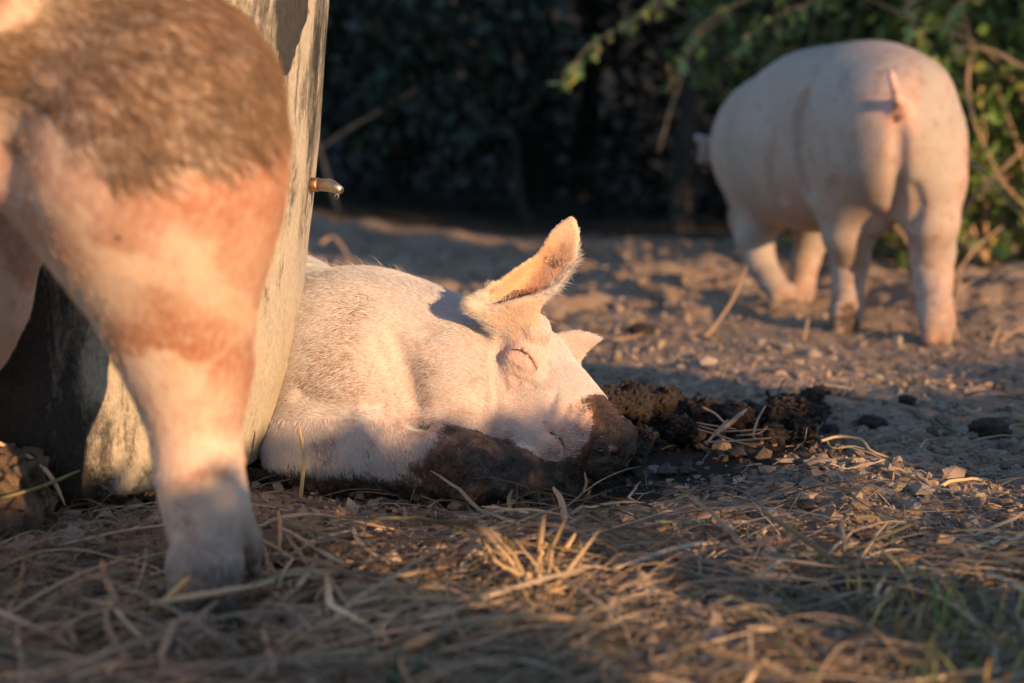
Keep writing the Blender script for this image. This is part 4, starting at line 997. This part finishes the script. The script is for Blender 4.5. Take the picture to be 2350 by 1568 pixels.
for i, (x, y, w_, lb) in enumerate((
    (2270, 1000, 90, 'dark damp clod lying beside the sunlit crumbly clod'), (2338, 985, 52, 'sunlit orange crumbly clod at the frame edge'),
    (2002, 968, 62, 'small flat dark clod on the grey soil right of the mud heap'), (1905, 1000, 50, 'dark clod just off the right end of the mud heap'),
    (1885, 895, 46, 'dark clod lying behind the mud heap on grey soil'), (2080, 925, 40, 'small dark clod on the grey soil far right of the heap'),
    (1470, 768, 60, 'dark clod in the shade behind the drooping ear'), (1440, 1090, 46, 'clod of mud under the chin side of the snout'))):
    put_lump('clod', x, y, w_, M_MUD if i != 1 else M_SOIL, lb, 'clod', 'loose clods of earth', 330+i, .55, .6, 2.8)

V, F = lump(377, 5, .45, 2.4, 1.0); V = V*np.array((.075, .05, .085)); V = V+.020*np.stack([fbm(V, 34, 3, 600+k) for k in range(3)], -1)+.010*np.stack([fbm(V, 90, 2, 610+k) for k in range(3)], -1)
mh2 = NT('brown crumbly earth'); a_ = mh2.noise(45, 5, .7); M_EARTH = mh2.out(mh2.ramp(a_, [(.3, (.055, .036, .025)), (.7, (.19, .125, .082))]), .9, mh2.bump(a_, .01))
o = obj('earth_heap', mesh_np('earth_heap', V, F), M_EARTH, label='crumbly brown earth heap at the left frame edge against the barrel', category='earth heap'); o.location = (-.725, 1.95, .04)
def crumbs(name, n, smin_, smax_, label, seed, Y0=1.35, Y1=6.2, power=2.0, on=None):
    rng = np.random.default_rng(seed)
    y = Y0/(1-rng.random(n)*(1-Y0/Y1)); x = (rng.random(n)*2-1)*(.42*y+.25) + .04
    dens = fbm(np.stack([x, y, x*0], -1), 3.0, 3, seed); k = dens > -.28+.35*rng.random(n)-.2; x, y = x[k], y[k]; n = len(x)
    if on is not None: n = len(on); x, y = on[:, 0], on[:, 1]
    s = smin_+(smax_-smin_)*rng.random(n)**power
    t = (1+5**.5)/2
    B = np.array([(-1, t, 0), (1, t, 0), (-1, -t, 0), (1, -t, 0), (0, -1, t), (0, 1, t), (0, -1, -t), (0, 1, -t), (t, 0, -1), (t, 0, 1), (-t, 0, -1), (-t, 0, 1)])/1.9
    T = np.array([(0, 11, 5), (0, 5, 1), (0, 1, 7), (0, 7, 10), (0, 10, 11), (1, 5, 9), (5, 11, 4), (11, 10, 2), (10, 7, 6), (7, 1, 8), (3, 9, 4), (3, 4, 2), (3, 2, 6), (3, 6, 8), (3, 8, 9), (4, 9, 5), (2, 4, 11), (6, 2, 10), (8, 6, 7), (9, 8, 1)])
    V = B[None]*(1+.35*rng.normal(size=(n, 12, 1)))*(1+.3*rng.normal(size=(n, 1, 3)))*s[:, None, None]
    V[:, :, 2] *= .8; V += np.stack([x, y, (ground_h(x, y)+s*.25) if on is None else on[:, 2]], -1)[:, None]
    me = mesh_np(name, V.reshape(-1, 3), (np.arange(n)[:, None, None]*12+T[None]).reshape(-1, 3), False)
    c = np.array((.29, .212, .157))*(1+.45*rng.normal(size=(n, 1)))+rng.normal(size=(n, 3))*.008
    wet = np.exp(-((x-.20)/.36)**2-((y-2.52)/.24)**2)*1.4+np.exp(-((x+.05)/.3)**2-((y-2.2)/.1)**2)*1.2; wm = (wet+.3*rng.normal(size=n) > .6); c[wm] = np.array((.04, .026, .018))*(1+.3*rng.normal(size=(wm.sum(), 1)))
    k = (rng.random(n) < .06) & ~wm; c[k] = np.array((.36, .30, .24))*(1+.2*rng.normal(size=(k.sum(), 1)))
    if on is not None: c = np.array((.030, .020, .015))*(1+.4*rng.normal(size=(n, 1)))
    vcol(me, 'Col', np.repeat(np.clip(c, .01, .6), 12, 0)); return me
mc = NT('soil crumbs'); M_CRUMB = mc.out(mc.mix(m.ramp if False else .35, mc.attr('Col'), mc.ramp(mc.noise(220, 3), [(.3, (.10, .074, .057)), (.7, (.35, .275, .225))])), .95, mc.bump(mc.noise(400, 2), .003), Specular_IOR_Level=.2)
mc = NT('mud crumbs'); M_CRUMB2 = mc.out(mc.mix(.4, mc.attr('Col'), mc.ramp(mc.noise(260, 3), [(.3, (.014, .009, .007)), (.7, (.050, .036, .028))])), .75, mc.bump(mc.noise(400, 2), .003), Specular_IOR_Level=.35)
obj('soil_crumbs', crumbs('soil_crumbs', 30000, .0022, .0085, '', 91), M_CRUMB, kind='stuff', label='fine crumbs of dry soil scattered over the yard')
lr = np.random.default_rng(99); lx = -1.3+2.2*lr.random(700); ly = 4.3+2.3*lr.random(700); lz = ground_h(lx, ly)
me = crumbs('clods', 10, .004, .024, '', 98, power=3.0, on=np.stack([lx, ly, lz+.004], -1)); vc = np.clip(np.array((.31, .225, .165))*(1+.22*lr.normal(size=(700, 1))), .02, .6)
rgba = np.ones((8400, 4), np.float32); rgba[:, :3] = np.repeat(vc, 12, 0); me.color_attributes['Col'].data.foreach_set('color', rgba.ravel())
obj('earth_lumps', me, M_CRUMB, kind='stuff', label='crumbly lumps of dry earth on the ground behind the sleeping pig')
obj('gravel', crumbs('gravel', 2600, .007, .017, '', 92, 1.5, 6.5), M_CRUMB, kind='stuff', label='small lumps of earth and gravel lying on the yard')

rng = np.random.default_rng(94); up = np.flatnonzero((MUDN[:, 2] > -.1) & (MUDV[:, 2] > .0)); pk = MUDV[rng.choice(up, 5200)]
me = crumbs('mud_crumbs', 10, .0015, .0070, '', 93, power=2.2, on=pk); recentre(me, (.36, 2.55, 0)); obj('mud_crumbs', me, NT('crumbly mud').out((.05, .034, .025), .8) if False else M_CRUMB2, mud_heap, kind='stuff')
# ---------------------------------------------------------------- straw
m = NT('dry straw'); c = m.attr('Col'); n_ = m.noise(180, 3, .6, m.scaled((1, 1, 1)))
M_STRAW = m.out(m.mix(m.math('MULTIPLY', n_, .55), c, (.30, .22, .14), 'MULTIPLY'), .6, Specular_IOR_Level=.35)
STRAW_COLS = np.array([(.46, .33, .215), (.34, .245, .16), (.22, .155, .105), (.54, .41, .27), (.13, .095, .068), (.19, .17, .095), (.27, .205, .14)])
def strands(name, x, y, L, rad, rng, lift=.004, arch=.12, tilt=.06, flat=1.0, S=7):
    n = len(x); a = rng.random(n)*6.283; a = np.where(rng.random(n) < .45, rng.normal(size=n)*.45, a)        # many lie across the view
    k = rng.normal(size=n)*.30; t = np.linspace(0, 1, S)
    th = a[:, None]+k[:, None]*(t-.5)[None]
    kink = (rng.random(n) < .45)[:, None]*rng.normal(size=(n, 1))*1.0; th = th+kink*(t[None] > (.2+.6*rng.random(n))[:, None])+.035*rng.normal(size=th.shape)
    step = (L/(S-1))[:, None]
    X = x[:, None]+np.cumsum(np.cos(th)*step, 1); Y = y[:, None]+np.cumsum(np.sin(th)*step, 1)
    ar = np.abs(rng.normal(size=n))*arch*L; tl = rng.normal(size=n)*tilt*L
    up = (rng.random(n) < .05)*np.minimum(L, .09)*.5*rng.random(n)
    gz = ground_h(X, Y); lin = gz[:, :1]*(1-t)[None]+gz[:, -1:]*t[None]
    Z = np.maximum(lin, gz-.004)+(lift*(.4+1.6*rng.random(n)))[:, None]+ar[:, None]*(4*t*(1-t))[None]+np.maximum(tl[:, None]*t[None], -.002)+up[:, None]*t[None]
    cp = np.stack([X, Y, Z], -1); T = np.gradient(cp, axis=1); T /= np.linalg.norm(T, axis=2, keepdims=True)+1e-9
    ref = rng.normal(size=(n, 1, 3))*.4+np.array([0, 0, 1.0]); A = np.cross(T, np.broadcast_to(ref, T.shape)); A /= np.linalg.norm(A, axis=2, keepdims=True)+1e-9; Bn = np.cross(T, A)
    tap = np.interp(t, [0, .1, .8, 1], [.7, 1, .8, .25])
    V = np.stack([cp+(A*math.cos(q)*flat+Bn*math.sin(q)/flat)*(rad[:, None]*tap[None])[:, :, None] for q in (0.5, 2.6, 4.7)], 2).reshape(-1, 3)
    base = np.arange(n)[:, None, None]*S*3+np.arange(S-1)[None, :, None]*3
    F = np.concatenate([(base+np.array([j, (j+1) % 3, 3+(j+1) % 3, 3+j])).reshape(-1, 4) for j in range(3)])
    me = mesh_np(name, V, F, False)
    c = STRAW_COLS[rng.integers(0, len(STRAW_COLS), n)]*(1+.18*rng.normal(size=(n, 1)))
    vcol(me, 'Col', np.repeat(np.clip(c, .02, .8), S*3, 0)); return me
def scatter(n, seed, dens):
    rng = np.random.default_rng(seed); out = [[], []]; tot = 0
    while tot < n:
        y = 1.30+(4.6-1.30)*rng.random(n)**1.8; x = (rng.random(n)*2-1)*(.40*y+.2)
        k = rng.random(n) < dens(x, y); out[0].append(x[k]); out[1].append(y[k]); tot += k.sum()
    return np.concatenate(out[0])[:n], np.concatenate(out[1])[:n], rng
def dens_main(x, y):
    p = np.stack([x, y, x*0], -1); f = sstep(-.25, .35, fbm(p, 2.6, 3, 55))
    front = sstep(2.25, 1.75, y); leftd = sstep(.5, -.5, x)
    pig = np.exp(-((x+.05)/.40)**2-((y-2.42)/.20)**2); mudz = np.exp(-((x-.33)/.28)**2-((y-2.55)/.22)**2)
    return np.clip((.05+.20*sstep(3.2, 2.2, y)*f+front*(.40+.50*leftd+.35*f)), 0, 1)*(1-.9*np.clip(pig+mudz, 0, 1))
x, y, rng = scatter(4600, 95, dens_main)
obj('straw', strands('straw', x, y, .03+.15*rng.random(len(x))**1.6, .0005+.0011*rng.random(len(x))**1.6, rng, flat=1.4, tilt=.12), M_STRAW, kind='stuff', label='thin layer of dry straw trodden into the soil')
STRAW_COLS = STRAW_COLS*1.15
x, y, rng = scatter(640, 96, lambda x, y: dens_main(x, y)**1.5*sstep(-.1, .3, fbm(np.stack([x, y, x*0], -1), 4.0, 2, 58)))
obj('straw', strands('straw', x, y, .08+.20*rng.random(len(x)), .0011+.0014*rng.random(len(x))**1.5, rng, lift=.010, arch=.05, tilt=.14, flat=2.4, S=8), M_STRAW, kind='stuff', label='broader bent hay stalks heaped loosely in the foreground')
# chaff: very short bits
x, y, rng = scatter(6000, 97, lambda x, y: .15+.8*dens_main(x, y))
obj('chaff', strands('chaff', x, y, .008+.022*rng.random(len(x)), .0006+.0010*rng.random(len(x)), rng, lift=.003, arch=.05, tilt=.25, S=4), M_STRAW, kind='stuff', label='short bits of chaff among the soil crumbs')

# single stalks that stand out
def stalk(name, pts, r, colr, label, cat='straw', group='stalks that stand out', flat=1.0, n=6):
    q = curve_pts([P(x, y, Yd) for x, y, Yd in pts], n); 
    gz = ground_h(q[:, 0], q[:, 1]); q[:, 2] = np.maximum(q[:, 2], gz+r*.6)
    c0 = q[0].copy(); q = q-c0
    m_ = len(q); V, F = tube(q, r*np.interp(np.linspace(0, 1, m_), [0, .08, .85, 1], [.8, 1, .85, .35]), 7)
    V = V*(1, 1, 1)+.25*r*np.stack([fbm(V, 60, 2, k) for k in range(3)], -1)
    me = mesh_vf(name, [(V, F)]); vcol(me, 'Col', np.tile(np.array(colr)*1.0, (len(me.vertices), 1)))
    o = obj(name, me, M_STRAW, label=label, category=cat, group=group); o.location = c0
    return o
TANC, GOLD, GREY, OLIVE = (.62, .44, .28), (.70, .49, .27), (.26, .20, .14), (.22, .20, .09)
def gy(y): return CAM_H*FPX/max(60., y-309)           # distance at which level ground appears at this height
def lay(pts): return [(x, y, gy(y+12)) for x, y in pts]
stalk('straw_stalk', [(690, 1145, 2.10), (697, 1060, 2.10), (688, 978, 2.10)], .0032, GOLD, 'upright golden straw stalk standing before the sleeping pig belly')
stalk('straw_stalk', lay([(830, 1238), (735, 1322), (645, 1402)]), .0050, TANC, 'thick straight stalk lying diagonally right of the spotted pig trotter')
stalk('straw_stalk', [(595, 1212, 1.92), (640, 1190, 1.95), (720, 1182, 1.97), (800, 1195, 1.97), (905, 1215, 1.95)], .0030, TANC, 'long arched stalk lying below the sleeping pig belly')
stalk('straw_stalk', [(850, 1190, 1.95), (960, 1190, 1.95), (1050, 1212, 1.93), (1060, 1228, 1.92), (1130, 1240, 1.92)], .0028, OLIVE, 'long kinked stalk lying below the muddy foreleg')
stalk('straw_stalk', [(1010, 1385, 1.70), (1090, 1268, 1.78), (1145, 1335, 1.76), (1200, 1325, 1.77), (1255, 1245, 1.79)], .0042, GOLD, 'zigzag bent stalk in the sunlit straw tuft', n=8)
stalk('straw_stalk', [(1243, 1340, 1.78), (1240, 1250, 1.78), (1247, 1190, 1.78)], .0050, GOLD, 'upright pointed blade at the centre of the sunlit straw tuft')
stalk('straw_stalk', [(1235, 1345, 1.80), (1275, 1290, 1.80), (1320, 1225, 1.80)], .0046, GOLD, 'blade leaning to the right in the sunlit straw tuft')
stalk('straw_stalk', [(1060, 1420, 1.68), (1150, 1345, 1.76), (1290, 1305, 1.80), (1330, 1300, 1.80)], .0040, GOLD, 'stalk running level through the sunlit straw tuft')
stalk('straw_stalk', lay([(1312, 1282), (1400, 1378), (1450, 1445), (1505, 1505)]), .0044, TANC, 'long brown stalk slanting down to the right of the sunlit tuft')
stalk('straw_stalk', lay([(800, 1412), (930, 1376), (1040, 1342), (1180, 1362), (1300, 1335)]), .0030, TANC, 'long wavy stalk lying left of the sunlit tuft')
stalk('straw_stalk', [(300, 1395, 1.56), (450, 1368, 1.53), (560, 1350, 1.56), (630, 1335, 1.60)], .0040, TANC, 'stalk lying across the front of the spotted pig trotter')
stalk('straw_stalk', [(285, 1465, 1.56), (360, 1395, 1.55), (432, 1325, 1.535)], .0040, GOLD, 'slanting stalk left of the spotted pig trotter')
stalk('straw_stalk', lay([(130, 1440), (210, 1405), (260, 1430), (300, 1400)]), .0040, TANC, 'bent stalk in the shaded straw at the lower left')
stalk('straw_stalk', [(-20, 1010, 1.93), (50, 1040, 1.94), (110, 1085, 1.94), (150, 1160, 1.95)], .0034, TANC, 'stalk hanging over the heap at the left frame edge')
stalk('straw_stalk', [(0, 1145, 1.88), (100, 1115, 1.92), (185, 1080, 1.96)], .0030, OLIVE, 'thin stalk leaning against the barrel foot at the left')
stalk('straw_stalk', lay([(1818, 1448), (1860, 1500), (1920, 1560)]), .0042, GOLD, 'short thick stalk near the bottom edge')
stalk('straw_stalk', lay([(1872, 1085), (1980, 1090), (2080, 1100), (2150, 1128), (2300, 1165)]), .0034, TANC, 'very long pale stalk lying across the soil right of the mud heap')
stalk('straw_stalk', lay([(2130, 1125), (2200, 1112), (2275, 1110)]), .0034, GOLD, 'short bright stalk crossing the end of the very long one')
stalk('straw_stalk', [(1885, 1012, 2.44), (1925, 1002, 2.46), (1975, 1010, 2.44), (2000, 1035, 2.40), (2055, 1055, 2.38)], .0028, GOLD, 'curled golden stalk at the right end of the mud heap')
stalk('straw_stalk', [(1895, 1005, 2.46), (1910, 1028, 2.42), (1960, 1025, 2.42), (2010, 1040, 2.40)], .0022, (.30, .28, .17), 'pale greenish stalk looped beside the curled golden one')
stalk('leaf_blade', [(2092, 946, 2.80), (2150, 978, 2.70), (2215, 1005, 2.62)], .0050, (.16, .14, .10), 'grey withered blade lying on the soil at the right', 'leaf blade', flat=2)
stalk('straw_stalk', lay([(2235, 1010), (2300, 1000), (2345, 1005)]), .0022, (.34, .31, .20), 'thin pale stalk under the dark clod at the right')
# the sunlit tuft
tr = np.random.default_rng(55); g0 = G(1225, 1350, .01); tuft_o = empty('straw_tuft', tuple(g0), label='sunlit tuft of bent golden straw standing up in the foreground', category='straw')
for k in range(22):
    x0 = 1215+90*tr.normal()*.6; a = tr.normal()*.9; L = .05+.06*tr.random(); y0 = g0[1]+.03*tr.normal()
    r0 = np.array([P(x0, 1350, g0[1])[0], y0, float(ground_h(P(x0, 1350, g0[1])[0], y0))])
    mid = r0+np.array([math.sin(a)*L*.55, .01*tr.normal(), L*.5*abs(math.cos(a))+.008]); tip = mid+np.array([math.sin(a+tr.normal()*.7)*L*.6, .02*tr.normal(), L*.55*math.cos(a+tr.normal()*.8)]); tip[2] = max(tip[2], r0[2]+.003)
    q = np.array([r0, r0*.5+mid*.5, mid, mid*.5+tip*.5, tip])-g0
    V, F = tube(q, np.array([.0022, .0026, .0024, .0018, .0006])*(.6+.6*tr.random()), 5); V[:, 1] = V[:, 1]
    me = mesh_vf('blade', [(V, F)], False); vcol(me, 'Col', np.tile(np.array(GOLD)*(.75+.4*tr.random()), (len(me.vertices), 1))); obj('blade', me, M_STRAW, tuft_o)
# little raft of roots lying on the mud
RAFT = [([(1612, 935, 2.38), (1640, 950, 2.38), (1668, 975, 2.38)], .0024), ([(1640, 998, 2.37), (1680, 968, 2.37), (1714, 940, 2.37)], .0048), ([(1600, 985, 2.36), (1650, 1000, 2.36), (1705, 1018, 2.36), (1735, 1020, 2.36)], .0018), ([(1620, 1020, 2.35), (1650, 985, 2.36), (1672, 962, 2.37)], .0026), ([(1728, 1000, 2.38), (1738, 965, 2.38), (1758, 930, 2.38)], .0020), ([(1605, 978, 2.37), (1660, 990, 2.37), (1765, 985, 2.37)], .0016), ([(1615, 1015, 2.34), (1690, 1012, 2.34), (1770, 1005, 2.35)], .0018), ([(1690, 1000, 2.36), (1740, 995, 2.36), (1762, 978, 2.36)], .0014), ([(1598, 970, 2.38), (1640, 978, 2.38), (1690, 985, 2.38)], .0016)]
for k, (pts, r) in enumerate(RAFT):
    lb = ['short bent root on top of the dark mud', 'thickest pale root piece lying on the dark mud', 'long thin root under the thickest root piece', 'pale root crossing the thickest root piece', 'upright curved root right of the thickest root piece', 'thin level root across the root pile on the mud', 'lowest level root of the pile on the mud', 'finest rootlet at the right of the root pile', 'fine rootlet at the left of the root pile'][k]
    stalk('root', [(x, y, 2.37+(1020-y)*.0012) for x, y, _ in pts], r*1.15, (.40, .265, .17), lb, 'root', 'roots lying on the mud')
TW = (.36, .24, .16)
stalk('stick', [(1610, 782, 3.86), (1650, 735, 3.9), (1685, 680, 3.92), (1715, 610, 3.95)], .0060, TW, 'leaning bare stick left of the walking pig', 'stick', 'sticks in the yard')
stalk('stick', [(1535, 705, 4.45), (1575, 707, 4.4), (1605, 722, 4.35)], .0045, TW, 'short curved stick on shaded soil left of the walking pig', 'stick', 'sticks in the yard')
stalk('stick', [(1843, 785, 3.82), (1850, 755, 3.83), (1855, 728, 3.84)], .0055, TW, 'small upright stub before the hind leg in shade', 'stick', 'sticks in the yard')
stalk('stick', [(2270, 805, 3.75), (2280, 780, 3.76), (2292, 748, 3.78)], .0060, TW, 'slanted stub right of the near hind trotter', 'stick', 'sticks in the yard')
stalk('stick', [(2195, 785, 3.84), (2190, 720, 3.86), (2200, 670, 3.9), (2240, 640, 4.0)], .0035, TW, 'thin upright twig just right of the near hind leg', 'stick', 'sticks in the yard')
stalk('stick', [(2290, 785, 3.85), (2330, 760, 3.9), (2365, 745, 3.95)], .0045, TW, 'twig lying at the frame edge right of the walking pig', 'stick', 'sticks in the yard')
stalk('stick', [(1778, 925, 2.85), (1790, 890, 2.85), (1803, 868, 2.85)], .0018, (.14, .09, .06), 'thin dark twig standing behind the mud heap', 'stick', 'sticks in the yard')
stalk('stick', [(1420, 925, 2.58), (1416, 905, 2.58), (1422, 892, 2.58)], .0022, GOLD, 'tiny golden stub sticking out of the mud above the snout', 'stick', 'sticks in the yard')
stalk('stick', [(1405, 780, 3.78), (1445, 775, 3.80), (1478, 765, 3.84)], .0040, TW, 'short twig on the soil right of the drooping ear', 'stick', 'sticks in the yard')
stalk('stick', [(1340, 1130, 2.12), (1345, 1110, 2.12), (1342, 1085, 2.12)], .0024, (.40, .30, .18), 'small stub standing just below the snout', 'stick', 'sticks in the yard')
stalk('stick', [(735, 560, 5.6), (765, 545, 5.6), (800, 590, 5.5), (820, 620, 5.4)], .009, TW, 'bent stick on the sunny ground right of the barrel', 'stick', 'sticks in the yard')

# ---------------------------------------------------------------- green shoots
mg = NT('grass blade'); M_GRASS = mg.out(mg.attr('Col'), .5, Subsurface_Weight=.1, Subsurface_Scale=.004)
def blade(parent, root, tip, wd, colr, bend, name='blade'):
    t = np.linspace(0, 1, 7)[:, None]; root = np.asarray(root, float); tip = np.asarray(tip, float)
    c = root*(1-t)+tip*t+np.asarray(bend)*(4*t*(1-t)); side = nrm(np.cross(tip-root, np.array([.15, 1, .1])))
    w_ = wd*np.interp(t[:, 0], [0, .3, 1], [.8, 1, .08])[:, None]
    V = np.concatenate([c-side*w_, c+np.array([0, wd*.35, 0]), c+side*w_]); F = [(i, i+1, 8+i, 7+i) for i in range(6)]+[(7+i, 8+i, 15+i, 14+i) for i in range(6)]
    me = mesh_vf(name, [(V, F)]); vcol(me, 'Col', np.tile(np.array(colr), (len(V), 1))); return obj(name, me, M_GRASS, parent)
def tuft(px_, py_, blades, label, colr):
    g = G(px_, py_, .01); t = empty('grass_tuft', tuple(g), label=label, category='grass tuft', group='green shoots')
    for (x0, x1, y1, dy, wd) in blades:
        blade(t, P(x0, py_, g[1]+dy)-g, P(x1, y1, g[1]+dy)-g, wd, np.array(colr)*(.8+.5*random.random()), np.array([random.uniform(-.006, .006), 0, 0]))
tuft(2168, 1440, [(2165, 2143, 1325, 0, .0032), (2170, 2190, 1335, .01, .0032), (2172, 2178, 1370, -.01, .003), (2175, 2215, 1390, .01, .0024), (2160, 2130, 1400, .01, .0024)], 'bright green grass shoot with two upright blades at the lower right', (.10, .22, .03))
tuft(915, 1600, [(912, 925, 1475, 0, .0042), (925, 965, 1485, .02, .0034), (905, 890, 1500, 0, .003)], 'dim blue-green grass shoot at the bottom edge', (.05, .09, .05))
tuft(1865, 1590, [(1862, 1858, 1520, 0, .003), (1872, 1885, 1535, .01, .003)], 'small dark green shoot at the bottom edge near the thick stalk', (.04, .09, .03))
def grass_stuff(name, n, box, colr, hgt, seed, label):
    rng = np.random.default_rng(seed); x = box[0]+(box[1]-box[0])*rng.random(n); y = box[2]+(box[3]-box[2])*rng.random(n); z = ground_h(x, y)
    h = hgt*(.4+.8*rng.random(n)); t = np.linspace(0, 1, 5)
    a = rng.random(n)*6.283; ln = h*(.2+.7*rng.random(n))
    c = np.stack([x[:, None]+np.cos(a)[:, None]*ln[:, None]*t**2, y[:, None]+np.sin(a)[:, None]*ln[:, None]*t**2, z[:, None]+h[:, None]*(t-.25*t*t)], -1)
    sd = np.stack([-np.sin(a), np.cos(a), a*0], -1)*(.0014+.0012*rng.random(n))[:, None]
    wd = np.array([1, 1, .85, .6, .08])[None, :, None]
    V = np.stack([c-sd[:, None]*wd, c+sd[:, None]*wd], 2).reshape(-1, 3)
    b = np.arange(n)[:, None, None]*10+np.arange(4)[None, :, None]*2; F = (b+np.array([0, 1, 3, 2])).reshape(-1, 4)
    me = mesh_np(name, V, F); cc = np.array(colr)[rng.integers(0, len(colr), n)]*(1+.25*rng.normal(size=(n, 1))); vcol(me, 'Col', np.repeat(np.clip(cc, .01, .7), 10, 0))
    obj(name, me, M_GRASS, kind='stuff', label=label)
grass_stuff('grass', 260, (.40, .66, 1.28, 1.66), [(.14, .17, .04), (.36, .26, .09), (.30, .20, .09)], .075, 8, 'yellowing grass in the lower right corner')
grass_stuff('grass', 260, (-.62, .1, 1.30, 1.62), [(.06, .09, .04), (.12, .11, .05)], .05, 9, 'sparse dark grass under the straw in front')
